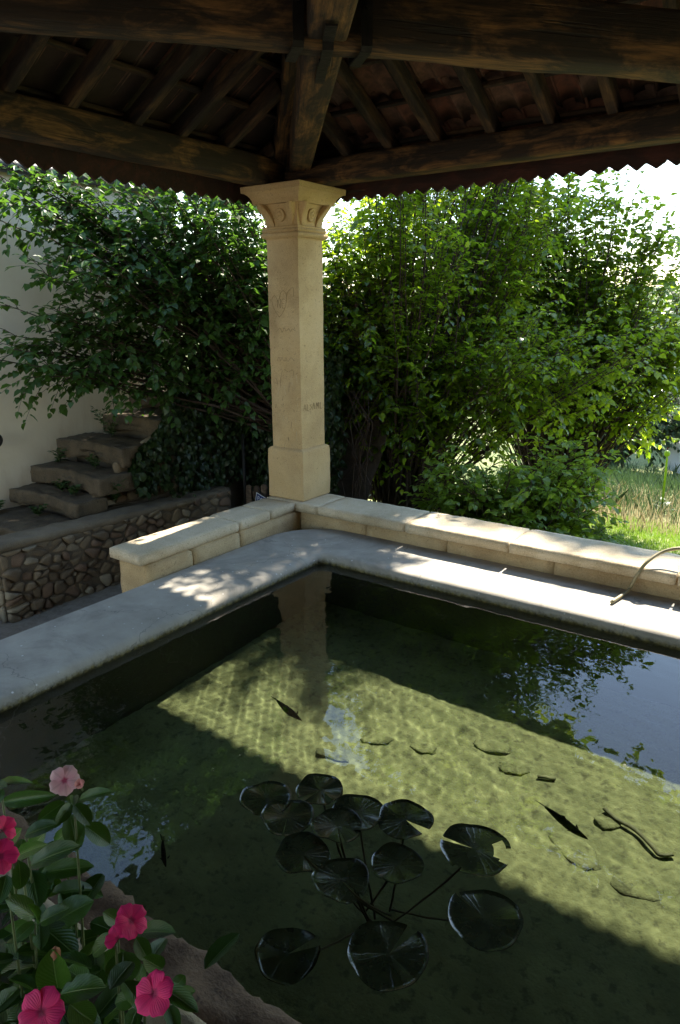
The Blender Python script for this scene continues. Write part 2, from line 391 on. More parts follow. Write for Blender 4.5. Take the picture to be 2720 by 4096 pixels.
# water surface with small real ripples
def mk_water():
    t = MT('water'); t.P(Base_Color=(.90, .96, .88), Roughness=0., IOR=1.333, Transmission_Weight=1.); return t.m
st = .0085; xs = np.arange(.545, BX1+.02, st); ys = np.arange(BY0-.03, -.515, st); X, Y = np.meshgrid(xs, ys); Z = np.full(X.shape, WZ)
wr = np.random.default_rng(3)
calm = .50 + .75/(1 + np.exp((X + .5*Y - 1.7)*2.2))      # livelier towards the far left corner
for i in range(34):
    lam = .032*math.exp(wr.uniform(0, 1.5)); k = 2*math.pi/lam; a = wr.normal(.8, .5); ph = wr.uniform(0, 6.28)
    mod = .55 + .45*np.sin(X*wr.uniform(.8, 3) + Y*wr.uniform(.8, 3) + wr.uniform(0, 6))
    Z += calm*mod*.0036/k*np.sin(k*(X*math.cos(a) + Y*math.sin(a)) + ph + .8*np.sin(3*X+2*Y))
V = np.stack([X, Y, Z], -1).reshape(-1, 3); ny, nx = X.shape
idx = np.arange(ny*nx).reshape(ny, nx); F = np.stack([idx[:-1, :-1], idx[:-1, 1:], idx[1:, 1:], idx[1:, :-1]], -1).reshape(-1, 4)
def big_mesh(name, V, F, mat, parent=None, smooth=False):
    V = np.asarray(V, float); o0 = (V.min(0)+V.max(0))/2; m = bpy.data.meshes.new(name); k = F.shape[1]
    m.vertices.add(len(V)); m.vertices.foreach_set('co', (V-o0).astype(np.float32).ravel())
    m.loops.add(F.size); m.loops.foreach_set('vertex_index', F.astype(np.int32).ravel())
    m.polygons.add(len(F)); m.polygons.foreach_set('loop_start', np.arange(0, F.size, k, dtype=np.int32))
    m.polygons.foreach_set('use_smooth', np.full(len(F), smooth)); m.update(calc_edges=True); m.validate()
    m.materials.append(mat); return _link(bpy.data.objects.new(name, m), o0, parent)
water = tag(big_mesh('water', V, F, mk_water(), smooth=True), kind='structure'); water.cycles.is_caustics_caster = True

# rough front stones of the basin
for (a, b, lab, sd) in ((.35, 1.52, 'rough brown tuff block at the far end of the near basin edge, behind the flowers', 1), (1.55, 3.35, 'long rough brown tuff block forming the near edge of the basin', 2), (3.37, 4.75, 'rough tuff block of the near basin edge beside the long one', 3)):
    v, f = rough(a, b, -4.25, -3.285, -.75, -.15, .05, .026, .034, 6, sd, .014)
    tag(mesh('edge_stone', v, f, M_tuff, smooth=True), lab, 'stone', 'rough stones along the near basin edge')
mesh('front_wall', *box(.3, BX1+.3, -3.9, BY0-.012, FZ-.1, -.55, .01), M_tuff, basin)

# ---------------------------------------------------------------- parapets
def coping(parent, x0, x1, y0, y1, sd, mat=M_coping):
    v, f = rough(x0, x1, y0, y1, -.072, 0, .010, .045, .0045, 14, sd, .0015)
    return mesh('coping_stone', v, f, mat, parent, smooth=True)
pr = empty('parapet_wall', (2, .15, -.66), 'low limestone parapet with worn coping running right from the column', 'parapet', 'parapet walls')
for i, (a, b) in enumerate(((-.355, .168), (.174, .958), (.966, 1.752), (1.760, 2.78), (2.788, 3.75), (3.757, 4.75))): coping(pr, a, b, -.052, .345, i)
for i, (a, b) in enumerate(((-.335, .60), (.606, 1.28), (1.286, 2.05), (2.056, 2.9), (2.906, 3.9), (3.906, 4.7))):
    mesh('wall_block', *rough(a, b, -.008, .31, -.8, -.0735, .012, .06, .007, 10, i+20, .002), M_wallstone, pr, smooth=True)
plw = empty('parapet_wall', (-.19, -.85, -.66), 'short limestone parapet ending in a free end left of the column', 'parapet', 'parapet walls')
for i, (a, b) in enumerate(((-.355, -.058), (-.70, -.361), (-1.61, -.707))): coping(plw, -.355, -.04, a, b, i+10)
for i, (a, b) in enumerate(((-.72, -.02), (-1.18, -.726), (-1.565, -1.186))):
    mesh('wall_block', *rough(-.325, -.018, a, b, -.8, -.0735, .012, .06, .006, 10, i+40, .002), M_wallstone, plw, smooth=True)

# ---------------------------------------------------------------- column
cx, cy = -.18, .18
column = empty('column', (cx, cy, 0), 'square limestone column with carved capital standing on the parapet corner', 'column')
def lathe4(levels, mat, name, parent, amp=.0, seed=0, n=1):
    """square cross-sections: (z, half width)"""
    V = []; F = []
    k = 4*n
    for z, h in levels:
        cs = [(-h, -h), (h, -h), (h, h), (-h, h)]
        for q in range(4):
            a = np.array(cs[q]); b = np.array(cs[(q+1) % 4])
            for j in range(n):
                p = a + (b-a)*j/n; e = amp*noise.noise(Vector((p[0]*9+seed, p[1]*9, z*9))); s = 1 + e/max(h, .01)
                V.append((cx + p[0]*s, cy + p[1]*s, z))
    for i in range(len(levels)-1):
        for j in range(k): F.append((i*k+j, i*k+(j+1) % k, (i+1)*k+(j+1) % k, (i+1)*k+j))
    F.append(tuple(range(k))[::-1]); F.append(tuple((len(levels)-1)*k+j for j in range(k)))
    return mesh(name, V, F, mat, parent)
lathe4([(.002, .174), (.008, .179)] + [(z, .18) for z in np.linspace(.03, .385, 8)] + [(.402, .177), (.412, .168), (.417, .158)], M_lime, 'plinth', column, .0035, 1, 8)
lathe4([(.4175, .152), (.425, .150)] + [(z, .150) for z in np.linspace(.5, 1.95, 20)] + [(1.985, .150), (1.996, .156)], M_lime, 'shaft', column, .0025, 2, 6)
cap = lathe4([(1.9965, .158), (2.000, .170), (2.010, .180), (2.020, .184), (2.030, .180), (2.036, .172), (2.040, .167), (2.044, .172), (2.052, .177), (2.060, .172), (2.066, .166), (2.070, .168), (2.076, .170), (2.080, .164), (2.0815, .15), (2.10, .150), (2.15, .156), (2.20, .168), (2.232, .180)], M_lime, 'capital', column, .001, 3, 4)
lathe4([(2.2325, .215), (2.245, .218), (2.262, .222), (2.280, .231), (2.295, .243), (2.306, .258), (2.312, .268), (2.3125, .278), (2.350, .281), (2.355, .276)], M_lime, 'abacus', cap, .0015, 4, 6)
# S-scroll brackets, two on each face, and a rosette between
def bracket(face, s):
    prof2 = [(2.0825, .008), (2.10, .012), (2.13, .020), (2.16, .034), (2.185, .048), (2.205, .057), (2.22, .061), (2.2315, .060)]
    V = []; F = []
    for z, o in prof2:
        w = .021 + .008*math.sin((z-2.08)/.15*math.pi); cxx = s*(.085 + .055*((z-2.08)/.15)**1.3); b = .149 + .03*max(0, (z-2.09)/.14)
        for xx, oo in ((cxx-w, -.02), (cxx-w, o*.8), (cxx-w*.6, o), (cxx+w*.6, o), (cxx+w, o*.8), (cxx+w, -.02)): V.append((xx, -(b+oo), z))
    k = 6
    for i in range(len(prof2)-1):
        for j in range(k): F.append((i*k+j, i*k+(j+1) % k, (i+1)*k+(j+1) % k, (i+1)*k+j))
    F += [tuple(range(k))[::-1], tuple((len(prof2)-1)*k+j for j in range(k))]
    V = np.array(V); a = face*math.pi/2; c, s_ = math.cos(a), math.sin(a)
    return np.column_stack([cx + V[:, 0]*c - V[:, 1]*s_, cy + V[:, 0]*s_ + V[:, 1]*c, V[:, 2]]), F
def rosette(face):
    V = []; F = []; n = 18; b = .162
    prof2 = [(.047, -.01), (.047, .010), (.043, .015), (.037, .015), (.032, .009), (.027, .009), (.022, .015), (.014, .019), (.008, .015), (.004, .012)]
    for r, o in prof2:
        for j in range(n):
            g = 2*math.pi*j/n; V.append((r*math.cos(g), -(b+o+.02*(r*math.sin(g))/.047*.3), 2.155 + r*math.sin(g)))
    for i in range(len(prof2)-1):
        for j in range(n): F.append((i*n+j, i*n+(j+1) % n, (i+1)*n+(j+1) % n, (i+1)*n+j))
    F.append(tuple((len(prof2)-1)*n+j for j in range(n)))
    V = np.array(V); a = face*math.pi/2; c, s_ = math.cos(a), math.sin(a)
    return np.column_stack([cx + V[:, 0]*c - V[:, 1]*s_, cy + V[:, 0]*s_ + V[:, 1]*c, V[:, 2]]), F
for fc in range(4):
    for s in (-1, 1): mesh('scroll_bracket', *bracket(fc, s), M_lime, cap, smooth=False)
    mesh('rosette', *rosette(fc), M_lime, cap, smooth=True)
# faint scratched and pencilled marks on the shaft
M_scr = simple('graffiti_pencil', (.20, .14, .07), .9); M_scl = simple('graffiti_scratch', (.62, .52, .36), .9)
def stroke(P, face, r=.0010, mat=None):
    """P: list of (u, z); face 0 = towards -Y, face 1 = towards +X"""
    o = .1515
    pts = [((cx + u, cy - o, z) if face == 0 else (cx + o, cy + u, z)) for u, z in P]
    v, f = tube(smooth_path(pts, 4), r, 5); mesh('graffiti_mark', v, f, mat or M_scr, column)
heart = [(-.045, 1.43), (-.10, 1.50), (-.115, 1.56), (-.085, 1.59), (-.05, 1.55), (-.03, 1.60), (0, 1.625), (.03, 1.59), (.015, 1.50), (-.045, 1.43)]
stroke(heart, 0)
stroke([(-.06, 1.50), (-.06, 1.56), (-.03, 1.50), (-.03, 1.565)], 0); stroke([(.012, 1.56), (-.012, 1.56), (-.012, 1.50), (.014, 1.50)], 0); stroke([(-.012, 1.53), (.01, 1.53)], 0)
stroke([(.03, 1.60), (.07, 1.635), (.10, 1.64), (.098, 1.58)], 0)
stroke([(-.07, 1.33), (-.04, 1.35), (-.02, 1.32), (.0, 1.35), (.02, 1.33), (.05, 1.345), (.06, 1.325), (.08, 1.345), (.11, 1.33)], 0)
stroke([(-.08, 1.10), (-.06, 1.13), (-.045, 1.10), (-.03, 1.13), (-.01, 1.10), (.01, 1.13), (.03, 1.10), (.06, 1.13), (.09, 1.105)], 0)
stroke([(-.03, 1.03), (-.05, .96), (-.055, .90)], 0); stroke([(-.01, 1.04), (.03, 1.02), (.06, 1.035), (.07, 1.03)], 0)
rs = random.Random(5)
for i in range(26):
    u = rs.uniform(-.12, .12); z = rs.uniform(.47, 1.0); stroke([(u, z), (u+rs.uniform(-.012, .012), z+rs.uniform(.02, .07))], 0, .0012, M_scl if rs.random() < .7 else M_scr)
stroke([(-.12, .72), (-.105, .77), (-.09, .72)], 1, .0013); stroke([(-.113, .74), (-.097, .74)], 1, .0012); stroke([(-.075, .77), (-.075, .72), (-.055, .72)], 1, .0013)
stroke([(-.02, .765), (-.04, .76), (-.02, .74), (-.04, .722)], 1, .0013); stroke([(-.005, .72), (.01, .77), (.022, .72)], 1, .0013); stroke([(.04, .72), (.045, .77), (.058, .74), (.07, .77), (.075, .72)], 1, .0013); stroke([(.095, .77), (.095, .72), (.115, .72)], 1, .0013)

# ---------------------------------------------------------------- roof of the wash house
roof = empty('wash_house_roof', (2.2, -2, 2.36), 'dark timber hipped roof with terracotta tiles seen from below', 'roof')
T = .52
zr = lambda y: 2.515 + T*(.12 - y)        # underside of the rafters, right slope
zl = lambda x: 2.54 + T*(x + .2)          # left slope
hipy = lambda x: -x - .129
EV = .54
beam('wall_plate', (-.60, .215, 2.357), (9.2, .215, 2.357), .195, .16, M_wood, roof, r=.022, amp=.008, seed=1, seg=60)
beam('wall_plate', (-.30, .10, 2.3595), (-.30, -6.6, 2.3595), .195, .182, M_wood, roof, r=.022, amp=.008, seed=2, seg=46)
beam('cross_beam', (-.75, -4.515, 2.437), (3.45, .345, 2.437), .16, .245, M_wood, roof, r=.03, amp=.012, seed=3, seg=40)
beam('dragon_beam', (-.245, .328, 2.452), (2.19, -2.494, 2.452), .155, .20, M_wood, roof, r=.016, amp=.006, seed=4, seg=24)
hx0, hx1 = -.50, 2.85
beam('hip_rafter', (hx0, hipy(hx0), zl(hx0)-.03), (hx1, hipy(hx1), zl(hx1)-.03), .11, .15, M_wood, roof, r=.012, amp=.005, seed=5)
lefty = [-.02, -.45, -.86, -1.22, -1.66, -2.02, -2.42, -2.8, -3.2, -3.6, -4.0, -4.4, -4.8]
for i, y in enumerate(lefty):
    xe = -y - .18 if y > -3.0 else 2.85 - ( -3.0 - y)*1.0
    if xe - (-EV) < .25: continue
    beam('rafter', (-.44, y, zl(-.44)), (xe, y, zl(xe)), .062, .095, M_raft, roof, r=.009, amp=.006, seed=10+i, seg=10)
rightx = [.33, .68, 1.03, 1.41, 1.77, 2.13, 2.5, 2.86, 3.22, 3.58, 3.94, 4.3, 4.66, 5.1, 5.5]
for i, x in enumerate(rightx):
    ye = max(-x - .08, -3.0)
    beam('rafter', (x, .37, zr(.37)), (x, ye, zr(ye)), .062, .095, M_raft, roof, r=.009, amp=.006, seed=40+i, seg=10)
RH = .107
for k in range(9):
    s = -.42 + .335*k*math.cos(math.atan(T))
    x = -.2 + s; y1 = -x - .16
    if k < 6:
        a = max(-5.2, -6); beam('batten', (x, y1, zl(x)+RH), (x, a, zl(x)+RH), .05, .026, M_raft, roof, r=.004, amp=.003, seed=70+k, seg=20)
        y = .12 - s; x1 = -y - .1
        beam('batten', (x1, y, zr(y)+RH), (6., y, zr(y)+RH), .05, .026, M_raft, roof, r=.004, amp=.003, seed=80+k, seg=24)
# canal tiles lying on the battens, each its own piece
def tile_data():
    V = []; F = []; n = 6; w = .062; L = .375
    for yy in (0, L):
        for rr in (0, .014):
            for j in range(n+1):
                a = math.pi*(.12 + .76*j/n); V.append((-(w+rr)*math.cos(a), yy, (w*.55+rr)*math.sin(a)))
    m = n+1; q = lambda i, r, j: (i*2+r)*m + j
    for j in range(n): F += [(q(0, 0, j), q(0, 0, j+1), q(1, 0, j+1), q(1, 0, j)), (q(0, 1, j+1), q(0, 1, j), q(1, 1, j), q(1, 1, j+1)), (q(0, 0, j+1), q(0, 0, j), q(0, 1, j), q(0, 1, j+1)), (q(1, 0, j), q(1, 0, j+1), q(1, 1, j+1), q(1, 1, j))]
    F += [(q(0, 0, 0), q(1, 0, 0), q(1, 1, 0), q(0, 1, 0)), (q(1, 0, n), q(0, 0, n), q(0, 1, n), q(1, 1, n))]
    return mdata('tile', V, F, M_tile, True)
TD = tile_data(); al = math.atan(T); tr = random.Random(11); TH = RH + .03; c_ = math.cos(al)
ntile = 0
for k in range(6):
    s0 = -.40 + .335*k*c_
    for i in range(40):
        # right slope: tile climbs towards -Y
        x = -.55 + .128*i + tr.uniform(-.008, .008); y = .12 - s0
        if x > 4.0 or x < -y - .25 + .1 or (k > 3 and x > 3.4): continue
        rot = Matrix.Rotation(math.pi + tr.uniform(-.03, .03), 3, 'Z') @ Matrix.Rotation(al, 3, 'X')
        put('tile', TD, (x, y, zr(y) + TH + tr.uniform(0, .006)), roof, rot); ntile += 1
    for i in range(30):
        y = .50 - .128*i + tr.uniform(-.008, .008); x = -.2 + s0
        if y < -3.1 or y > -x - .05 or k > 4: continue
        rot = Matrix.Rotation(-math.pi/2 + tr.uniform(-.03, .03), 3, 'Z') @ Matrix.Rotation(al, 3, 'X')
        put('tile', TD, (x, y, zl(x) + TH + tr.uniform(0, .006)), roof, rot); ntile += 1
print('tiles', ntile)
DH = .215
def deck():
    e = EV + .03
    A = (-e-.0, e-.0, zr(e)); hx = 2.85; Rg = (hx, hipy(hx), zr(hipy(hx))); yr = hipy(hx); zrg = zr(yr)
    yb = 2*yr - e; R2 = (7.5, yr, zrg); C = (9.6, e, zr(e)); D = (9.6, yb, zr(e)); B = (-e, yb, zr(e))
    P = [A, B, D, C, Rg, R2]; V = [(p[0], p[1], p[2]+DH) for p in P] + [(p[0], p[1], p[2]+DH+.05) for p in P]
    F = [(0, 4, 5, 3), (1, 4, 0), (3, 5, 2), (2, 5, 4, 1)]
    F = F + [tuple(i+6 for i in f[::-1]) for f in F] + [(0, 1, 7, 6), (1, 2, 8, 7), (2, 3, 9, 8), (3, 0, 6, 9)]
    return V, F
mesh('roof_covering', *deck(), M_deck, roof)
# scalloped fascia boards
def fascia(p0, p1, ztop, zbot, per=.112, t=.022):
    p0 = np.array(p0, float); p1 = np.array(p1, float); L = np.linalg.norm(p1-p0); d = (p1-p0)/L; nn = np.array([-d[1], d[0]])
    n = int(L/per)*12; V = []; F = []
    for i in range(n+1):
        s = L*i/n; ph = (s/per) % 1; w = abs(ph-.5)*2          # 1 at the upward notch, 0 at the hanging tip
        kk = int(s/per); z = zbot + .012*noise.noise(Vector((kk*3.7, 1, 2))) + (.036 + .012*noise.noise(Vector((kk*5.1, 7, 2))))*(w**1.6) + .006*math.sin(w*math.pi)
        p = p0 + d*s
        for o in (0, t): q = p + nn*o; V += [(q[0], q[1], z), (q[0], q[1], ztop)]
    for i in range(n):
        a = i*4; b = a+4; F += [(a, b, b+1, a+1), (a+2, a+3, b+3, b+2), (a, a+2, b+2, b), (a+1, b+1, b+3, a+3)]
    return V, F
mesh('fascia_board', *fascia((9.4, .565), (-.58, .565), 2.50, 2.281, .112), M_fascia, roof)
mesh('eave_boarding', *box(-.60, 9.62, .335, .59, 2.44, 2.512, .002), M_fascia, roof)
mesh('fascia_board', *fascia((-EV-.03, .55), (-EV-.03, -6.5), zr(EV)+.225, 2.262), M_fascia, roof)
# iron straps round the beam crossing
def strap(name, pts, w, t=.007, nrm=(0, 0, 1)):
    V = []; F = []; pts = [Vector(p) for p in pts]; n = len(pts); side = Vector(nrm).normalized()
    for i, p in enumerate(pts):
        d = (pts[min(i+1, n-1)] - pts[max(i-1, 0)]).normalized(); k = d.cross(side).normalized()
        for a, b in ((-1, 0), (1, 0), (1, 1), (-1, 1)): V.append(p + side*(a*w/2) + k*(b*t))
    for i in range(n-1):
        for j in range(4): F.append((i*4+j, i*4+(j+1) % 4, (i+1)*4+(j+1) % 4, (i+1)*4+j))
    F += [(3, 2, 1, 0), tuple((n-1)*4+j for j in range(4))]
    return mesh(name, [v[:] for v in V], F, M_iron, roof)
bd = Vector((4.2, 4.86, 0)).normalized(); bn = Vector((bd.y, -bd.x, 0))        # along the cross beam; bn points to the camera side
dd = Vector((2.435, -2.822, 0)).normalized(); dn = Vector((-dd.y, dd.x, 0))
# crossing point of the two beam axes
A0 = Vector((-.75, -4.515, 0)); B0 = Vector((-.245, .328, 0)); tt = (B0 - A0).cross(dd).z/bd.cross(dd).z; X0 = A0 + bd*tt
for s, off in ((-1, .125), (1, .135)):
    c = X0 + bd*(s*off); f0 = c + bn*.094; b0 = c - bn*.094
    st_ = strap('iron_strap', [f0 + Vector((0, 0, 2.72)), f0 + Vector((0, 0, 2.50)), f0 + Vector((0, 0, 2.435)), f0 - bn*.01 + Vector((0, 0, 2.424)), b0 + bn*.01 + Vector((0, 0, 2.424)), b0 + Vector((0, 0, 2.435)), b0 + Vector((0, 0, 2.60))], .042, .007, bd)
    v, f = tube([f0 + bn*.002 + Vector((0, 0, 2.56)), f0 + bn*.016 + Vector((0, 0, 2.56))], .010, 6); mesh('bolt', v, f, M_iron, st_)
strap('iron_strap', [X0 + dd*.26 + Vector((0, 0, 2.4425)), X0 + dd*.10 + Vector((0, 0, 2.4425)), X0 + dd*.09 + Vector((0, 0, 2.421)), X0 - dd*.09 + Vector((0, 0, 2.421)), X0 - dd*.10 + Vector((0, 0, 2.4425)), X0 - dd*.40 + Vector((0, 0, 2.4425))], .042, .007, dn)

# ---------------------------------------------------------------- house on the left
house = empty('house', (-4.2, -3, -.66), 'cream plastered house wall behind the stone steps with a black gutter', 'house')
HX = -2.42
def wall_sheet():
    V = []; F = []; ys = np.linspace(-9, 1.02, 60); zs = np.linspace(-.9, 2.78, 24)
    for z in zs:
        for y in ys: V.append((HX + .006*noise.noise(Vector((0, y*2, z*2))), y, z))
    n = len(ys)
    for j in range(len(zs)-1):
        for i in range(n-1): F.append((j*n+i, j*n+i+1, (j+1)*n+i+1, (j+1)*n+i))
    return V, F
v, f = wall_sheet()
v2, f2 = box(-6.5, HX-.012, -9, 1.018, -.9, 2.78, 0)
mesh('wall', v2, f2, M_plaster, house); mesh('plaster_face', v, f, M_plaster, house, smooth=True)
mesh('roof', [(-6.8, -9.3, 2.80), (-2.36, -9.3, 2.80), (-2.36, 1.1, 2.80), (-6.8, 1.1, 2.80), (-6.8, -9.3, 4.3), (-6.8, 1.1, 4.3), (-2.36, -9.3, 2.86), (-2.36, 1.1, 2.86)], [(0, 3, 2, 1), (1, 2, 7, 6), (6, 7, 5, 4), (0, 1, 6, 4), (2, 3, 5, 7), (3, 0, 4, 5)], M_tile, house)
v, f = tube([(-2.36, -9, 2.60), (-2.36, -.7, 2.615), (-2.36, .9, 2.63)], .055, 12); mesh('gutter_pipe', v, f, M_black, house, smooth=True)
hr = smooth_path([(-2.30, -2.2, .30), (-2.30, -1.35, .46), (-2.30, -1.21, .50), (-2.30, -1.165, .455), (-2.31, -1.19, .405), (-2.33, -1.23, .41)], 6)
v, f = tube(hr, .017, 10); tag(mesh('handrail', v, f, M_iron, smooth=True), 'black iron handrail with curled end on the plaster wall', 'handrail')

# unseen building added behind the camera to block sky light
back = empty('rear_light_blocker', (8, -7.7, -.66), 'unseen rubble stone block added to keep sky light out at the rear of the wash house', 'house')
mesh('wall', *box(4.2, 12, -8.6, -6.85, -.9, 6.2, .02), M_rub[1], back); mesh('roof', *box(4.0, 12.2, -8.9, -6.75, 6.205, 6.4, .02), M_tile, back)
sidew = empty('side_light_blocker', (10.6, -3, -.66), 'unseen rubble stone block added to keep sky light out at the right side of the wash house', 'house')  # added out of view, cuts the sky light entering from the right
mesh('wall', *box(9.75, 11.4, -6.6, 1.5, -.9, 4.8, .02), M_rub[1], sidew); mesh('roof', *box(9.65, 11.6, -6.7, 1.6, 4.805, 4.95, .02), M_tile, sidew)

# ---------------------------------------------------------------- steps
stairs = empty('stone_stairs', (-1.9, -.6, -.66), 'worn stone steps climbing along the plaster wall with weeds between', 'stairs')
def step(x0, x1, yf, yb, zt, th, sd, sag):
    v, f = rough(x0, x1, yf, yb, zt-th, zt, .008, .028, .011, 9, sd, .009)
    # worn, bowed front edge: hollow in the middle
    for p in v:
        t = (p[0]-x0)/(x1-x0); m = max(0, 1-((t-.5)/.36)**2)
        if p[1] < yf + .16: p[1] += .6*sag*m*(1-(p[1]-yf)/.16)*1.0
        if p[2] < zt - th*.55: p[2] += .22*th*m
    return mesh('step', v, f, M_step, stairs, smooth=True)
SX0, SX1 = -2.405, -1.44
step(SX0, -1.46, -1.50, -1.0, -.165, .13, 1, .03)
step(SX0, SX1, -1.10, -.80, .002, .12, 2, .09)
step(SX0+.01, SX1+.04, -.885, -.54, .172, .15, 3, .09)
step(SX0+.02, SX1+.0, -.61, -.20, .375, .17, 4, .08)
step(SX0+.2, SX1+.02, -.22, .45, .565, .16, 5, .05)
step(SX0+.1, SX1-.05, .18, .8, .74, .16, 6, .04)
v, f = box(SX0+.01, -1.52, -.95, 1.2, -.66, -.125, .02); mesh('core', v, f, M_mortar, stairs)
v, f = box(SX0+.012, -1.53, -.70, 1.2, -.13, .03, .02); mesh('core', v, f, M_mortar, stairs)
v, f = box(SX0+.014, -1.54, -.42, 1.2, .02, .21, .02); mesh('core', v, f, M_mortar, stairs)
v, f = box(SX0+.016, -1.55, -.05, 1.2, .20, .42, .02); mesh('core', v, f, M_mortar, stairs)
v, f = box(SX0+.018, -1.56, .35, 1.3, .41, .60, .02); mesh('core', v, f, M_mortar, stairs)

# ---------------------------------------------------------------- Voronoi rubble helper
def clip(poly, nx_, ny_, c):
    out = []
    for i in range(len(poly)):
        a = poly[i]; b = poly[(i+1) % len(poly)]; da = a[0]*nx_+a[1]*ny_-c; db = b[0]*nx_+b[1]*ny_-c
        if da <= 0: out.append(a)
        if da*db < 0: t = da/(da-db); out.append((a[0]+(b[0]-a[0])*t, a[1]+(b[1]-a[1])*t))
    return out
def rubble_cells(u0, u1, v0, v1, du, dv, seed, asp=1.0):
    r = random.Random(seed); pts = []; j = 0; v = v0 + dv*.45
    while v < v1:
        h = dv*r.uniform(.75, 1.25); u = u0 + r.uniform(0, du)
        while u < u1:
            pts.append((u + r.uniform(-.15, .15)*du, v + r.uniform(-.42, .42)*dv)); u += du*r.choice((.4, .6, .9, 1.2, 1.7))
        v += h
    cells = []
    for i, p in enumerate(pts):
        poly = [(u0, v0), (u1, v0), (u1, v1), (u0, v1)]
        for k, q in enumerate(pts):
            if k == i or abs(q[0]-p[0]) > 3*du or abs(q[1]-p[1]) > 3*dv: continue
            # anisotropic bisector
            nx_ = (q[0]-p[0])/asp**2; ny_ = q[1]-p[1]; mx = (p[0]+q[0])/2; my = (p[1]+q[1])/2
            poly = clip(poly, nx_, ny_, nx_*mx + ny_*my)
            if len(poly) < 3: break
        if len(poly) >= 3: cells.append(poly)
    return cells
def cell_stone(poly, depth, r, shrink=.012):
    P = np.array(poly); c = P.mean(0)
    # chaikin once, then pull in
    Q = []
    for i in range(len(P)):
        a = P[i]; b = P[(i+1) % len(P)]; e = np.linalg.norm(b-a)
        if e < .012: Q.append((a+b)/2); continue
        Q += [a*.78 + b*.22, a*.22 + b*.78]
    Q = np.array(Q); k = len(Q)
    rad = np.linalg.norm(Q-c, axis=1, keepdims=True); Q = c + (Q-c)*np.maximum(.35, (rad-shrink)/rad)*(1+np.array([[r.uniform(-.05, .03)] for _ in range(k)]))
    if np.ptp(Q[:, 0]) < .022 or np.ptp(Q[:, 1]) < .022: return None
    V = []; tilt = np.array([r.uniform(-.12, .12), r.uniform(-.12, .12)])
    for sc_, d in ((1.0, -.02), (1.0, .35), (.94, .72), (.80, .95), (.45, 1.04)):
        for q in c + (Q-c)*sc_: V.append((q[0], q[1], depth*d + (q-c)@tilt + depth*.25*noise.noise(Vector((q[0]*25, q[1]*25, d))) ))
    F = []
    for i in range(4):
        for j in range(k): F.append((i*k+j, i*k+(j+1) % k, (i+1)*k+(j+1) % k, (i+1)*k+j))
    F.append(tuple(4*k+j for j in range(k)))
    return np.array(V), F

# ---------------------------------------------------------------- rubble retaining wall beside the steps
rub = empty('rubble_wall', (-1.3, -.7, -.66), 'low rubble stone wall with mortar cap beside the stone steps', 'wall')
RX = -1.225; RY0, RY1 = -1.90, .42
mesh('mortar_core', *rough(-1.43, RX+.004, RY0+.02, RY1, -.75, -.135, .02, .05, .012, 9, 3, .004), M_mortar, rub, smooth=True)
v, f = rough(-1.445, RX+.012, RY0, RY1, -.138, -.075, .02, .04, .012, 7, 9, .005)
for p in v: p[2] += -.032*(p[1]-RY0)
mesh('cap', v, f, M_cap, rub, smooth=True)
rr = random.Random(21); ns = 0
for poly in rubble_cells(RY0+.015, RY1, -.70, -.145, .105, .075, 4, 1.35):
    if rr.random() < .07: continue
    s = cell_stone(poly, rr.uniform(.010, .038), rr, rr.choice((.004, .008, .013)))
    if s is None: continue
    V, F = s; mesh('stone', np.column_stack([RX - .002 + V[:, 2], V[:, 0], V[:, 1]]), F, rr.choice(M_rub + [M_rub[0], M_rub[1]]), rub, smooth=True); ns += 1
for poly in rubble_cells(-1.44, RX-.005, -.68, -.145, .13, .10, 8, 1.2):
    s = cell_stone(poly, rr.uniform(.02, .035), rr, .006)
    if s is None: continue
    V, F = s; mesh('stone', np.column_stack([V[:, 0], RY0 + .018 - V[:, 2], V[:, 1]]), [q for q in F], M_rub[2], rub, smooth=True); ns += 1
# stones of the stair flank above that wall
for poly in rubble_cells(-1.05, .6, -.10, .54, .14, .09, 14, 1.25):
    c = np.mean(poly, 0)
    top = -.02 + .72*(c[0] + .95)
    if c[1] > min(top, .52) - .03: continue
    s = cell_stone(poly, rr.uniform(.02, .04), rr, .008)
    if s is None: continue
    V, F = s; mesh('flank_stone', np.column_stack([-1.525 + V[:, 2], V[:, 0], V[:, 1]]), F, rr.choice(M_rub), stairs, smooth=True); ns += 1
print('rubble', ns)
slab = rough(-1.9, -.35, -3.3, -2.16, -.75, -.575, .03, .05, .012, 6, 4, .004)
tag(mesh('paving_slab', *slab, M_cap, smooth=True), 'pale worn stone slab on the path at the end of the rubble wall', 'slab')

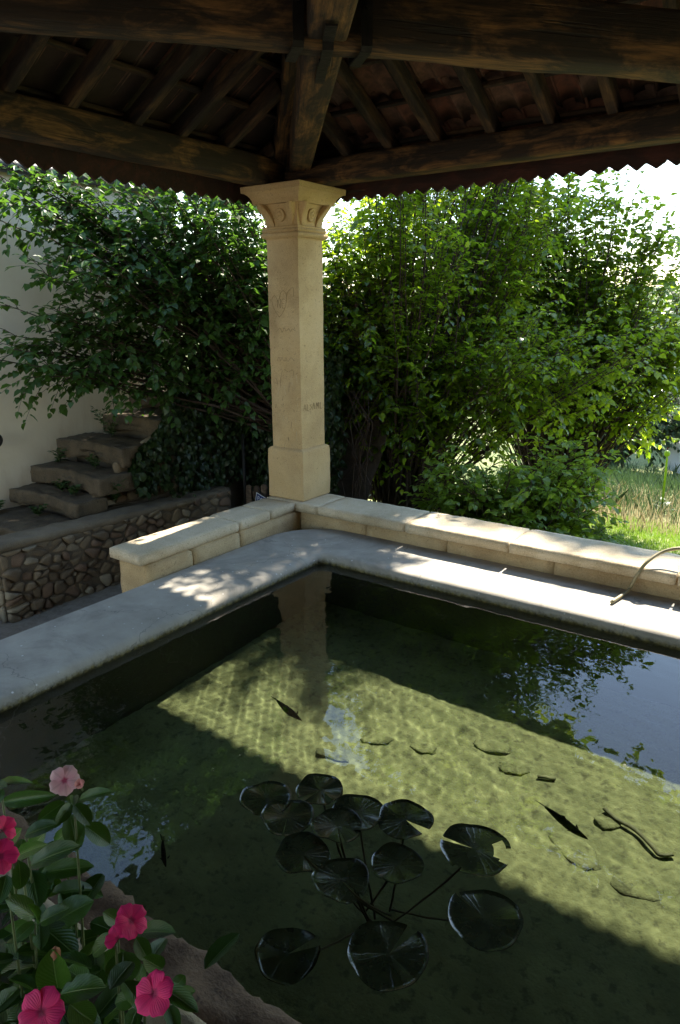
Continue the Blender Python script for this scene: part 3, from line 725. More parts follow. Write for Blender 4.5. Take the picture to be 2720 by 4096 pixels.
# ---------------------------------------------------------------- earth bank behind steps, fence and sign
V = []; F = []; us = np.linspace(-2.5, -.15, 20); ws = np.linspace(0, 1, 10)
for w in ws:
    for x in us:
        y = .98 + .75*w + .10*noise.noise(Vector((x*2, w*3, 0))); z = -.7 + 1.75*w**.8*(1 - .25*max(0, (x+1.0))) + .06*noise.noise(Vector((x*3, w*4, 5)))
        V.append((x, y, z))
for x in us: V.append((x, 3.2, -.9))
n = len(us); F = [(j*n+i, j*n+i+1, (j+1)*n+i+1, (j+1)*n+i) for j in range(len(ws)) for i in range(n-1)]
tag(mesh('earth_bank', V, F, M_soil, smooth=True), kind='structure')
fence = empty('picket_fence', (-.85, .62, -.66), 'low weathered picket fence behind the parapet left of the column', 'fence')
for i in range(8):
    x = -1.16 + .098*i; top = -.10 - .012*abs(i-3) + random.uniform(-.015, .015); w = .034
    P = [(-w, -.66), (w, -.66), (w, top-.03), (w*.75, top-.008), (0, top), (-w*.75, top-.008), (-w, top-.03)]
    yy = .60 + .006*(i % 2)
    V = [(x+a, yy, z) for a, z in P] + [(x+a, yy+.018, z) for a, z in P]; k = len(P)
    mesh('picket', V, [tuple(range(k)), tuple(range(2*k-1, k-1, -1))] + [(j, j+k, (j+1) % k + k, (j+1) % k) for j in range(k)], M_picket, fence)
mesh('rail', *box(-1.21, -.42, .628, .655, -.50, -.44, .003), M_picket, fence); mesh('rail', *box(-1.21, -.42, .628, .655, -.27, -.21, .003), M_picket, fence)
v, f = tube([(-1.215, .61, -.66), (-1.215, .61, .35)], .016, 8); mesh('post', v, f, M_iron, fence, smooth=True)
# blue enamel sign, partly hidden by the column base
sgo = Vector((-1.005, .545, -.178)); sx_ = Vector((.95, -.08, -.27)).normalized(); sz = Vector((.12, -.05, 1)).normalized(); sy = sz.cross(sx_).normalized(); sz = sx_.cross(sy)
srot = Matrix((sx_, sy, sz)).transposed()
M_blue = simple('blue_enamel', (.025, .04, .16), .3, 0, 20, .15); M_white = simple('white_enamel', (.75, .75, .72), .35, 0, 20, .08)
sg = empty('enamel_sign', sgo, 'small blue enamel sign with white border and letters PAS behind the column base', 'sign')
def sbox(name, x0, x1, y0, y1, z0, z1, mat):
    v, f = box(x0, x1, y0, y1, z0, z1, .0008); put(name, mdata(name, v, f, mat), sgo, sg, srot)
sbox('plate', 0, .30, 0, .003, -.20, 0, M_blue)
for a in ((0, .30, -.007, 0), (0, .30, -.20, -.193), (0, .007, -.193, -.007), (.293, .30, -.193, -.007)): sbox('border', a[0], a[1], -.0022, -.0002, a[2], a[3], M_white)
cu_ = bpy.data.curves.new('sign_text', 'FONT'); cu_.body = 'PAS'; cu_.size = .062; cu_.extrude = .0006
to = bpy.data.objects.new('sign_text', cu_); COL.objects.link(to); dg = bpy.context.evaluated_depsgraph_get()
tm = bpy.data.meshes.new_from_object(to.evaluated_get(dg)); bpy.data.objects.remove(to); tm.materials.clear(); tm.materials.append(M_white)
tl_ = put('lettering', tm, sgo + sx_*.020 + sz*(-.068) - sy*.0016, sg, srot @ Matrix.Rotation(math.pi/2, 3, 'X'))
v, f = tube([sgo + sx_*.15 + sy*.012 + sz*(-.1), Vector((sgo.x+.10, sgo.y-.03, -.67))], .012, 8); mesh('stake', v, f, M_picket, sg)

# ---------------------------------------------------------------- foliage
LT_V = np.array([(0, 0, 0), (-.33, .20, .08), (-.30, .58, .06), (0, 1, -.12), (.30, .58, .06), (.33, .20, .08), (0, .48, .03)])
LT_F = np.array([(0, 5, 4, 3, 6), (0, 6, 3, 2, 1)])
LT_N = LT_V*np.array([.62, 1, 1])          # narrower leaf
def frames(D, Nv):
    D = D/np.linalg.norm(D, axis=1, keepdims=True); X = np.cross(D, Nv); X /= np.linalg.norm(X, axis=1, keepdims=True)+1e-9; Z = np.cross(X, D)
    return X, D, Z
def leaves_obj(name, P, D, Nv, S, mat, parent, T_=LT_V):
    X, Y, Z = frames(D, Nv)
    v = P[:, None, :] + S[:, None, None]*(T_[None, :, 0:1]*X[:, None] + T_[None, :, 1:2]*Y[:, None] + T_[None, :, 2:3]*Z[:, None])
    n = len(P); f = (LT_F[None] + (np.arange(n)*len(T_))[:, None, None]).reshape(-1, 5)
    o = big_mesh(name, v.reshape(-1, 3), f, mat, parent); return tag(o, kind='stuff')
_leafdata = {}
def leaf_parts(P, D, Nv, S, mat, parent, T_=LT_V, name='leaf'):
    key = (mat.name, id(T_))
    if key not in _leafdata: _leafdata[key] = mdata('leaf', T_, [tuple(q) for q in LT_F], mat)
    X, Y, Z = frames(D, Nv)
    for i in range(len(P)):
        o = bpy.data.objects.new(name, _leafdata[key]); COL.objects.link(o); o.parent = parent
        m = np.eye(4); m[:3, 0] = X[i]*S[i]; m[:3, 1] = Y[i]*S[i]; m[:3, 2] = Z[i]*S[i]; m[:3, 3] = P[i] - np.array(ORG[parent.name])
        o.matrix_basis = Matrix(m.tolist())
def foliage(name, P, D, Nv, S, mat, parent, nparts=300, T_=LT_V):
    P, D, Nv, S = (np.asarray(q, float) for q in (P, D, Nv, S))
    iv, z = inview(P, 0); k = np.where(iv, z/S, 1e9); order = np.argsort(k); pick = order[:nparts] if nparts else order[:0]
    pick = pick[iv[pick]] if len(pick) else pick
    rest = np.setdiff1d(np.arange(len(P)), pick)
    leaves_obj(name, P[rest], D[rest], Nv[rest], S[rest], mat, parent, T_)
    if len(pick): leaf_parts(P[pick], D[pick], Nv[pick], S[pick], mat, parent, T_)
def twig_leaves(path, r, step_, size, out, droop=.25, jit=.5, skip=0):
    """leaves set alternately along a twig"""
    path = np.asarray(path); seg = np.linalg.norm(np.diff(path, axis=0), axis=1); cum = np.concatenate([[0], np.cumsum(seg)]); L = cum[-1]; s = step_*r.uniform(.3, 1) + skip*L; side = 1
    while s < L:
        i = min(np.searchsorted(cum, s)-1, len(seg)-1); i = max(i, 0); t = (s-cum[i])/max(seg[i], 1e-6); p = path[i] + (path[i+1]-path[i])*t; d = (path[i+1]-path[i])/max(seg[i], 1e-6)
        h = np.cross(d, (0, 0, 1)); h = h/(np.linalg.norm(h)+1e-6)*side
        D = d*.55 + h*.8 + np.array([r.gauss(0, jit*.5), r.gauss(0, jit*.5), -droop + r.gauss(0, jit*.4)])
        N = np.array([r.gauss(0, jit*.7), r.gauss(0, jit*.7), 1]); out[0].append(p + D*.008); out[1].append(D); out[2].append(N); out[3].append(size*r.uniform(.5, 1.35))
        side = -side; s += step_*r.uniform(.7, 1.3)
    out[0].append(path[-1]); out[1].append(path[-1]-path[-2] + np.array([0, 0, -.01])); out[2].append(np.array([r.gauss(0, .3), r.gauss(0, .3), 1])); out[3].append(size*r.uniform(.7, 1.1))
def shrub(name, loc, label, cat, base, targets, seed, mat, size=.06, twigs=11, step_=.042, stem_r=.016, twig_len=(.22, .55), lift=.5, group=None, nparts=300, droop=.25, spread=1.0, part='stem', mainparts=40, barkmat=None):
    r = random.Random(seed); root = empty(name, loc, label, cat, group); out = ([], [], [], []); tw = []; bm_ = barkmat or M_bark
    for i, t in enumerate(targets):
        b = np.array(base) + np.array([r.gauss(0, .10), r.gauss(0, .10), 0]); t = np.asarray(t, float)
        mid = (b + t)/2 + np.array([r.gauss(0, .12), r.gauss(0, .12), lift*r.uniform(.4, 1.1)*np.linalg.norm(t-b)*.35])
        pth = bez(b, mid, t, 12); pth[1:-1] += np.array([[r.gauss(0, .012) for _ in range(3)] for _ in range(10)])
        L = np.linalg.norm(t-b); rr_ = np.linspace(stem_r*r.uniform(.6, 1.2), .003, 12)
        v, f = tube(pth, rr_, 5)
        if i < mainparts: mesh(part, v, f, bm_, root, smooth=True)
        else: tw.append((v, f))
        for k in range(twigs):
            s = r.uniform(.35, 1)**.8*10.99; j = int(s); p = pth[j] + (pth[j+1]-pth[j])*(s-j); d = pth[j+1]-pth[j]; d = d/np.linalg.norm(d)
            dirn = d*r.uniform(.2, .9) + spread*np.array([r.gauss(0, .6), r.gauss(0, .6), r.gauss(.05, .5)]); dirn /= np.linalg.norm(dirn)
            l = r.uniform(*twig_len); q = p + dirn*l; mid2 = (p+q)/2 + np.array([0, 0, .12*l]); q = q + np.array([0, 0, -.22*l])
            tp = bez(p, mid2, q, 5); tw.append(tube(tp, np.linspace(.0035, .0012, 5), 3, False)); twig_leaves(tp, r, step_, size, out, droop)
        twig_leaves(pth[7:], r, step_, size, out, droop)
    v, f = join(tw); tag(mesh('twigs', v, f, bm_, root), kind='stuff')
    print(name, len(out[0])); foliage('foliage', *out, mat, root, nparts)
    return root
def ellipsoids(E, n, seed):
    r = random.Random(seed); T_ = []
    wsum = sum(e[6] for e in E)
    for _ in range(n):
        u = r.uniform(0, wsum); k = 0
        while u > E[k][6]: u -= E[k][6]; k += 1
        c = E[k]; g = np.array([r.gauss(0, 1) for _ in range(3)]); g = g/np.linalg.norm(g)*r.uniform(.15, 1)**.45
        T_.append((c[0]+g[0]*c[3], c[1]+g[1]*c[4], c[2]+g[2]*c[5]))
    return T_
# large mulberry-like shrub behind the right parapet
E1 = [(.4, 3.0, 4.4, .75, .5, .45, 11), (-.6, 1.5, 1.9, .5, .6, .8, 20), (-.35, 1.8, .75, .5, .45, .75, 20), (.3, 2.7, 2.1, .7, .6, .75, 22), (.6, 3.1, 2.6, .8, .45, .3, 10), (.0, 3.0, 3.2, .6, .5, .4, 4), (-.1, 1.5, 2.75, .45, .5, .4, 6), (.25, 1.7, 1.0, .7, .5, .45, 9), (.9, 2.2, 1.15, .7, .6, .4, 8), (1.4, 2.5, 1.1, .5, .6, .4, 4), (1.8, 2.7, 1.15, .45, .5, .45, 5), (.1, 1.5, 2.0, .6, .5, .6, 8), (-.8, 2.2, 1.2, .7, .8, 1.2, 16)]
shrub('leafy_shrub', (-.1, 1.75, -.62), 'big leafy green shrub close behind the column and the right parapet', 'shrub', (-.15, 1.75, -.66), ellipsoids(E1, 300, 5), 31, M_leaf, .070, 11, .043, .012, droop=.4, lift=.35)
E1b = [(-1.9, 4.2, 2.85, .9, .5, .5, 14), (-1.5, 3.7, 4.0, .8, .6, .5, 12), (-.3, 4.2, 2.95, .8, .5, .35, 14), (.6, 4.2, 2.95, .7, .5, .35, 10), (.9, 4.2, 2.05, .8, .5, .85, 24), (1.55, 4.3, 1.75, .6, .5, .9, 18), (.2, 4.2, 2.5, .8, .5, .6, 16), (.6, 4.1, 1.1, .7, .5, .6, 10), (2.0, 4.4, 1.35, .45, .5, .6, 9), (-.6, 4.0, 1.8, .8, .5, 1.1, 12)]
shrub('backlit_shrub', (.7, 4.2, gz(.7, 4.2)), 'backlit yellow green shrub behind the big one reaching the bright sky at upper right', 'shrub', (.7, 4.2, gz(.7, 4.2)), ellipsoids(E1b, 285, 6), 33, M_leaf, .076, 11, .046, .014, droop=.4, lift=.3)
# second mass spreading left in front of the house wall
E2 = [(-1.3, .2, 2.6, .7, .9, .2, 16), (-.75, 1.35, 1.4, .55, .35, .85, 26), (-1.9, 1.1, 2.1, .5, .5, .8, 16), (-1.95, -1.1, 2.4, .35, .6, .25, 12), (-1.75, -1.3, 1.25, .3, .35, .3, 9), (-1.25, -.05, 1.95, .55, .65, .5, 24), (-1.6, -.75, 1.75, .5, .55, .55, 20), (-1.1, .55, 1.9, .5, .5, .7, 24), (-1.75, -1.05, 1.35, .35, .4, .35, 12), (-1.3, .35, 1.15, .45, .35, .45, 14), (-1.8, -.3, 2.35, .5, .9, .22, 20)]
shrub('overhanging_shrub', (-.9, 1.45, -.6), 'dark shrub with long branches hanging before the plaster house wall', 'shrub', (-.9, 1.35, .2), ellipsoids(E2, 225, 9), 47, M_leafd, .074, 9, .043, .018, (.2, .5), .35, droop=.4)
# low yellow-green bush at the right
E3 = [(1.25, 1.15, -.05, .4, .35, .35, 12), (1.65, 1.5, -.2, .45, .4, .4, 12), (.8, .95, 0, .4, .3, .35, 10), (1.55, 1.8, .15, .4, .4, .4, 8), (1.95, 1.35, -.42, .3, .3, .2, 5)]
shrub('low_bush', (1.4, 1.3, -.66), 'low bright yellow green bush behind the parapet near the lawn', 'bush', (1.35, 1.25, -.68), ellipsoids(E3, 120, 3), 77, M_bush, .07, 9, .042, .009, (.12, .32), .3, mainparts=25)
# climbing ivy on the stair flank and on the bank
def ivy():
    r = random.Random(99); root = empty('ivy', (-1.2, .5, -.5), 'dark ivy covering the bank beside the steps and behind the fence', 'ivy'); P = []; D = []; N = []; S = []
    for i in range(5200):
        if r.random() < .48:
            y = r.uniform(-.55, 1.05); zmax = .25 + 1.0*max(0, min(1, (y+.55)/.9)); z = r.uniform(-.12 + .1*(y < -.2), zmax)
            b = .10*noise.noise(Vector((y*2.2, z*2.2, 1))); p = (-1.40 + b + abs(r.gauss(0, .05)), y, z); n = np.array([1, -.25, .3])
            if y < -.05 and z < .48*(y+.75)+.05 and r.random() < .6: continue
        else:
            x = r.uniform(-1.42, -.3); z = r.uniform(-.66, 1.1 + .45*noise.noise(Vector((x*2.5, 3, 3)))); b = .14*noise.noise(Vector((x*2.2, z*2.2, 7))); p = (x, .88 + .22*(z+.6)/1.8 + b - abs(r.gauss(0, .06)), z); n = np.array([.2, -1, .3])
        P.append(p); N.append(n + np.array([r.gauss(0, .35) for _ in range(3)])); D.append(np.array([r.gauss(0, .45), r.gauss(0, .45), -1])); S.append(r.uniform(.045, .085))
    st = []
    for i in range(40):
        x = r.uniform(-1.4, 0); pts = [(x + .05*k*r.uniform(-1, 1), .97 - .04 + .02*k, -.62 + .28*k) for k in range(6)]; st.append(tube(pts, [.007, .006, .005, .004, .003, .002], 4))
    tag(mesh('vines', *join(st), M_bark, root), kind='stuff'); foliage('foliage', P, D, N, S, M_ivy, root, 300)
ivy()
# weeds in the joints of the steps
def weed(loc, h, n, label, seed, size=.045, T_=LT_N):
    r = random.Random(seed); root = empty('weed_tuft', loc, label, 'weed', 'weeds growing in the steps'); out = ([], [], [], []); st = []
    for i in range(n):
        a = r.uniform(0, 6.28); l = h*r.uniform(.6, 1.1); q = np.array(loc) + np.array([math.cos(a)*l*.45, math.sin(a)*l*.45, l*.85]); tp = bez(loc, np.array(loc)+np.array([0, 0, l*.6]), q, 5)
        st.append(tube(tp, np.linspace(.003, .001, 5), 3, False)); twig_leaves(tp, r, .022, size, out, .1, .5)
    tag(mesh('stems', *join(st), M_stemg, root), kind='stuff'); P, D, N, S = (np.array(q, float) for q in out); leaves_obj('foliage', P, D, N, S, M_weed, root, T_)
weed((-2.18, -.20, .375), .26, 16, 'tall feathery weed clump against the wall on the upper step', 1)
weed((-2.02, -.26, .375), .17, 10, 'shorter weed clump beside the tall one on the upper step', 11, .04)
weed((-2.28, -.66, .172), .15, 11, 'small weed tuft beside the wall on the middle step', 2)
weed((-1.92, -.90, .0), .10, 14, 'weeds under the hollow of the middle step', 3, .04, LT_V)
weed((-1.72, -.92, .0), .10, 12, 'weeds under the right part of the middle step', 4, .04, LT_V)
weed((-1.95, -1.12, -.165), .09, 10, 'weeds under the hollow of the lowest full step', 5, .04, LT_V)
weed((-1.80, -.63, .172), .12, 12, 'dark weeds in the hollow under the upper step', 6, .04, LT_V)
weed((-2.30, -1.30, -.165), .10, 10, 'bright leafy weed at the foot of the plaster wall', 7, .05, LT_V)
weed((-1.46, -.72, -.05), .20, 20, 'broad weed tuft growing beside the stair flank on the wall cap', 8, .05, LT_V)
weed((-1.48, -.42, -.05), .22, 20, 'dense dark weed between the wall cap and the ivy', 9, .05, LT_V)
# grass beyond the shrubs
def blades(name, label, cat, n, xr, yr, hr, mat, seed, w=.006):
    r = np.random.default_rng(seed); x = r.uniform(*xr, n); y = r.uniform(*yr, n); z = np.array([gz(a, b) for a, b in zip(x, y)]); h = r.uniform(*hr, n); a = r.uniform(0, 6.28, n); le = r.normal(0, .3, (n, 2))
    P = np.stack([x, y, z], -1); t = np.stack([np.cos(a), np.sin(a), 0*a], -1)*w
    tip = P + np.stack([le[:, 0]*h, le[:, 1]*h, h], -1); mid = P + np.stack([le[:, 0]*h*.3, le[:, 1]*h*.3, h*.55], -1)
    V = np.stack([P-t, P+t, mid+t*.7, tip, mid-t*.7], 1).reshape(-1, 3); F = (np.array([[0, 1, 2, 3, 4]])[None] + (np.arange(n)*5)[:, None, None]).reshape(-1, 5)
    return tag(big_mesh(name, V, F, mat), label, cat, kind='stuff')
blades('grass', 'short green lawn grass beyond the parapet', 'grass', 40000, (.6, 4.2), (1.0, 5.2), (.025, .06), M_grass, 1, .003)
blades('dry_grass', 'dry straw coloured tall grass behind the lawn', 'grass', 3600, (.2, 3.5), (4.0, 7.8), (.05, .32), M_dry, 2, .004)
blades('tall_grass', 'tall green grass at the back of the meadow', 'grass', 9000, (-1.5, 4), (5.2, 12.5), (.08, .4), M_far, 3, .007)
def far_tree(name, loc, label, E, n, mat, size, seed, cat='tree', twigs=9, step_=.07, tl=(.3, .8), lift=.2):
    b = Vector(loc); return shrub(name, loc, label, cat, (b.x, b.y, b.z), ellipsoids(E, n, seed), seed, mat, size, twigs, step_, .05, tl, lift, 'trees beyond the meadow', 0, .7, 1.0, 'trunk', 4)
far_tree('willow_tree', (-1.2, 13.5, gz(-1.2, 13.5)), 'dark drooping willow beyond the meadow by the parked car', [(-1.5, 13.2, -.4, 1.5, 1., 1.2, 10), (-.5, 13.4, -.05, 1.0, .8, .5, 6), (.1, 12.9, -.75, .8, .6, .55, 8), (-1.6, 12.4, -1.3, 1.2, .8, .7, 5)], 120, M_far, .12, 8)
far_tree('olive_tree', (-.2, 18, gz(-.2, 18)), 'pale grey green olive tree behind the dark willow', [(-.4, 18, .8, 2.0, 1.2, 1.0, 10), (1.2, 18.5, .5, 1.2, 1, .8, 6)], 70, M_olive, .15, 12, tl=(.4, 1))
far_tree('round_tree', (-6, 26, gz(-6, 26)), 'round green tree far behind the shrub', [(-6, 26, 1.2, 3.2, 2, 2.6, 10)], 60, M_bush, .26, 14, step_=.13, tl=(.6, 1.4))
far_tree('wooded_tree', (-1, 40, gz(-1, 40)), 'distant dark tree on the rise beyond the olive tree', [(-1, 40, 3.2, 5, 3, 3.2, 10), (3.5, 42, 2.6, 4, 3, 2.6, 8)], 80, M_far, .4, 15, step_=.2, tl=(.8, 2))
# tall trees whose crowns rise above the eaves and show only as reflections in the basin
t1 = shrub('tall_tree', (-3.4, 8.6, gz(-3.4, 8.6)), 'tall tree behind the big shrub, its crown mirrored in the water', 'tree', (-1.9, 8.6, 6.4), ellipsoids([(1.1, 8.5, 8.2, 2.0, .9, .7, 24), (-.8, 8.7, 7.9, 1.2, 1.0, 1.0, 10), (2.7, 8.4, 8.4, .9, .7, .6, 9), (-2.9, 8.7, 8.4, 1.8, 1.0, .8, 32)], 290, 51), 51, M_leaf, .19, 13, .085, .06, (.4, .9), .3, None, 0, .4, 1.0, 'limb', 8)
v, f = tube(smooth_path([(-3.4, 8.6, gz(-3.4, 8.6)-.1), (-3.2, 8.6, 1), (-2.6, 8.6, 4.0), (-1.9, 8.6, 6.5)], 4), list(np.linspace(.17, .09, 13)), 10); mesh('trunk', v, f, M_bark, t1, smooth=True)
t2 = shrub('tall_tree', (-3.0, 2.6, gz(-3, 2.6)), 'tall tree behind the house corner, mirrored as dark streaks in the water', 'tree', (-3.0, 2.6, 2.7), ellipsoids([(-3.1, 2.0, 4.2, 1.5, .8, 1.2, 18), (-4.5, 1.6, 5.0, 1.5, .9, 1.3, 24)], 170, 52), 52, M_leafd, .11, 10, .06, .05, (.3, .7), .5, None, 0, .4, 1.0, 'limb', 6)
v, f = tube(smooth_path([(-3.0, 2.6, gz(-3, 2.6)-.1), (-3.02, 2.6, 1), (-3.0, 2.6, 2.8)], 4), list(np.linspace(.14, .08, 9)), 10); mesh('trunk', v, f, M_bark, t2, smooth=True)
# mullein stalk on the meadow
mu = empty('mullein', (1.56, 6.0, gz(1.56, 6)), 'tall yellow green mullein stalk standing in the dry grass', 'plant')
z0 = gz(1.56, 6); v, f = tube([(1.56, 6, z0-.02), (1.555, 6, -.72), (1.55, 6, -.50), (1.545, 6, -.455)], [.014, .016, .014, .012], 8); mesh('stalk', v, f, M_bush, mu, smooth=True)
v, f = tube([(1.545, 6, -.47), (1.544, 6, -.45), (1.543, 6, -.42), (1.542, 6, -.39), (1.542, 6, -.38)], [.012, .034, .04, .03, .006], 10); mesh('flower_head', v, f, M_bush, mu, smooth=True)
leaf_parts(np.array([(1.56, 6, z0+.02+.03*k) for k in range(7)]), np.array([(math.cos(k*2.4), math.sin(k*2.4), .5) for k in range(7)]), np.array([(0, 0, 1.)]*7), np.array([.22-.02*k for k in range(7)]), M_weed, mu)

# ---------------------------------------------------------------- in the water
def mk_pad():
    t = MT('lily_pad'); p = t.pos(); a = t.noise(p, 18, 5, .6); c = t.mix(t.ramp(a, (.3, 0.), (.7, 1.)), (.010, .016, .008), (.024, .030, .012))
    c = t.mix(t.ramp(t.noise(p, 60, 4, .6), (.60, 0.), (.72, .5)), c, (.06, .045, .02)); t.P(Base_Color=c, Roughness=.19); t.b.inputs['Specular IOR Level'].default_value = .5; sp = t.n('SeparateXYZ', {'Vector': t.obj()}); an = t.math('ARCTAN2', sp.outputs['Y'], sp.outputs['X']); vn = t.math('SINE', t.math('ADD', t.math('MULTIPLY', an, 23.), t.math('MULTIPLY', t.noise(p, 20, 2, .5), 5.))); t.bump(t.math('ADD', t.math('MULTIPLY', t.ramp(vn, (.6, 0.), (1., 1.)), .5), t.math('MULTIPLY', t.noise(p, 55, 3, .6), 1.)), .14, .004); return t.m
M_pad = mk_pad(); M_stalk = simple('lily_stalk', (.035, .03, .015), .6)
lily = empty('water_lily', (2.32, -2.49, FZ), 'water lily plant with floating dark round pads on long stalks', 'water lily')
PADS = [(1.924, -2.665, .094, 20, 0), (2.061, -2.519, .088, 250, 2), (2.053, -2.702, .094, -60, 0), (2.224, -2.640, .088, -40, 0), (2.244, -2.536, .094, -95, 0), (2.398, -2.473, .096, -10, 0), (2.208, -2.810, .090, -20, 0), (2.374, -2.827, .090, -15, 0), (2.481, -2.668, .084, -95, 0), (2.663, -2.462, .116, 190, 1), (2.804, -2.702, .108, 165, 0), (2.636, -2.968, .112, 85, 3), (2.383, -3.102, .092, 60, 4)]
for pi, (x, y, rad, ang, kind) in enumerate(PADS):
    r = random.Random(pi+3); n = 48; rings = [0, .12, .3, .5, .7, .86, .96, 1.0]; V = []; F = []
    z0 = WZ + .0040 + .0016*(pi % 4) - (.05 if kind == 4 else 0); tx, ty = r.gauss(0, .010), r.gauss(0, .010)
    ph = [r.uniform(0, 6.28) for _ in range(4)]; gap = r.uniform(1.5, 11)
    for a in range(n+1):
        th = R(ang + gap + (360-2*gap)*a/n)
        for q in rings:
            e = 1 + .035*math.sin(3*th+ph[0]) + .015*math.sin(7*th+ph[1]) + .012*noise.noise(Vector((math.cos(th)*4, math.sin(th)*4, pi))); qq = q*rad*e
            z = z0 + q*rad*(tx*math.cos(th) + ty*math.sin(th))*6*.3 + .0005*q*math.sin(13*th+ph[2])*(1-.6*q) + .0065*math.sin(2*th+ph[3])*q*q + .003*math.sin(5*th+ph[1])*q**3 + (.004 if q == 1.0 else 0) + (.010*max(0, math.sin(4*th+ph[0]))*q*.5 if kind in (2, 3) else 0)
            V.append((x + qq*math.cos(th), y + qq*math.sin(th), max(z, z0-.002)))
    m = len(rings)
    for a in range(n):
        for k in range(m-1):
            if kind == 1 and 22 <= a <= 30 and k in (3, 4, 5, 6) and not (a in (28, 29, 30) and k >= 5) and not (a == 22 and k < 4): continue
            if kind == 1 and a in (8, 9) and k >= 5: continue
            F.append((a*m+k, a*m+k+1, (a+1)*m+k+1, (a+1)*m+k))
    V = np.array(V); nv = len(V); V2 = V - np.array([0, 0, .0018]); F2 = F + [tuple(i+nv for i in f[::-1]) for f in F]
    mesh('pad', np.concatenate([V, V2]), [f[::-1] for f in F2] if False else F2, M_pad, lily, smooth=True).cycles.is_caustics_receiver = True
    b = np.array([2.32 + r.gauss(0, .04), -2.52 + r.gauss(0, .04), FZ+.02]); top = np.array([x, y, z0-.003]); mid = (b + top)/2 + np.array([(x-2.32)*.25, (y+2.5)*.25, .10])
    v, f = tube(bez(b, mid, top, 9), .0042, 6); mesh('stalk', v, f, M_stalk, lily, smooth=True).cycles.is_caustics_receiver = True
M_fish = simple('fish_skin', (.008, .008, .006), .8, 0, 40, .4, 0, .1)
def fish(head, tail, label, z, fat=.13, bend=.004):
    head = np.array([*head, z]); tail = np.array([*tail, z+.01]); d = head-tail; L = np.linalg.norm(d); d = d/L; s = np.cross(d, (0, 0, 1)); root = empty('fish', (head+tail)/2, label, 'fish', 'fish in the basin')
    prof2 = [(0, .02), (.04, .26), (.12, .52), (.25, .85), (.38, 1.0), (.52, .93), (.66, .68), (.78, .40), (.84, .28)]
    V = []; F = []; n = 10
    for t, w in prof2:
        c = head - d*L*t + s*bend*math.sin(t*4); hw = L*fat*.5*w
        for j in range(n): a = 2*math.pi*j/n; V.append(c + s*hw*math.cos(a)*.85 + np.array([0, 0, 1])*hw*1.35*math.sin(a))
    for i in range(len(prof2)-1):
        for j in range(n): F.append((i*n+j, i*n+(j+1) % n, (i+1)*n+(j+1) % n, (i+1)*n+j))
    F += [tuple(range(n))[::-1], tuple((len(prof2)-1)*n+j for j in range(n))]
    mesh('body', V, F, M_fish, root, smooth=True).cycles.is_caustics_receiver = True
    def fin(name, P, th=.0012):
        P = np.array(P); k = len(P); nn = np.cross(P[1]-P[0], P[2]-P[0]); nn /= np.linalg.norm(nn); W = np.concatenate([P+nn*th, P-nn*th])
        mesh(name, W, [tuple(range(k)), tuple(range(2*k-1, k-1, -1))] + [(j, j+k, (j+1) % k+k, (j+1) % k) for j in range(k)], M_fish, root)
    up = np.array([0, 0, 1.]); c = head - d*L*.83 + s*bend*math.sin(.83*4); e = -d
    # tail seen from above leans over so that the fork shows
    q = (s*.55 + up*.83)
    fin('tail_fin', [c + q*.008, c + e*L*.17 + q*L*.085, c + e*L*.115, c + e*L*.17 - q*L*.085, c - q*.008])
    c = head - d*L*.42; fin('dorsal_fin', [c + up*L*fat*.6, c - d*L*.04 + up*L*(fat*.6+.07), c - d*L*.16 + up*L*fat*.5])
    for sg_ in (-1, 1): c = head - d*L*.22 + s*sg_*L*fat*.38; fin('pectoral_fin', [c, c + s*sg_*L*.06 - d*L*.09, c - d*L*.06 - up*.004])
fish((1.575, -2.02), (1.335, -1.952), 'dark fish over the sunlit patch nearer the column', -.5, .165)
fish((2.905, -2.012), (2.680, -1.926), 'slim dark fish swimming right of the lily pads', -.5, .15)
fish((1.735, -2.99), (1.61, -2.90), 'barely visible fish in the dark water near the flowers', -.5, .15)
# silted stones and sticks on the floor
def lump(loc, sx, sy, sz_, rot, sd, label, amp=.02, fr=14):
    bm = bmesh.new(); bmesh.ops.create_icosphere(bm, subdivisions=3, radius=1)
    c, s_ = math.cos(rot), math.sin(rot)
    for v in bm.verts:
        p = v.co; k = Vector((math.copysign(abs(p.x)**.85, p.x)*sx, math.copysign(abs(p.y)**.85, p.y)*sy, math.copysign(abs(p.z)**.8, p.z)*sz_))
        k *= 1 + 2.2*amp*noise.noise(p*2.3 + Vector((sd, 0, 0)))/.1*.5
        v.co = Vector((loc[0] + k.x*c - k.y*s_, loc[1] + k.x*s_ + k.y*c, loc[2] + k.z))
    v, f = bmout(bm); o = tag(mesh('sunken_stone', v, f, M_silt, smooth=True), label, 'stone', 'silted stones on the basin floor'); o.cycles.is_caustics_receiver = True
lump((2.41, -1.44, FZ-.002), .075, .055, .019, .5, 1, 'rounded silted stone casting a dark shadow upper middle of the basin floor')
lump((2.26, -1.36, FZ-.002), .10, .05, .019, .3, 2, 'flat silted stone behind the rounded one')
lump((2.87, -1.55, FZ-.002), .055, .05, .019, .9, 3, 'small round silted stone beside the crooked branch')
lump((2.80, -1.78, FZ-.002), .12, .07, .019, -.5, 4, 'broad silted stone right of the slim fish')
lump((3.06, -1.82, FZ-.002), .10, .075, .019, .2, 5, 'angular flat silted stone nearest the right edge')
lump((1.97, -1.56, FZ-.002), .07, .05, .019, .1, 6, 'small silted stone in the middle of the sunlit floor')
lump((1.75, -1.64, FZ-.002), .08, .04, .019, .7, 7, 'small silted stone left of the middle one')
lump((1.64, -1.87, FZ-.002), .09, .03, .019, .2, 8, 'thin silted stone below the first fish')
M_stick = simple('waterlogged_stick', (.07, .078, .03), .8)
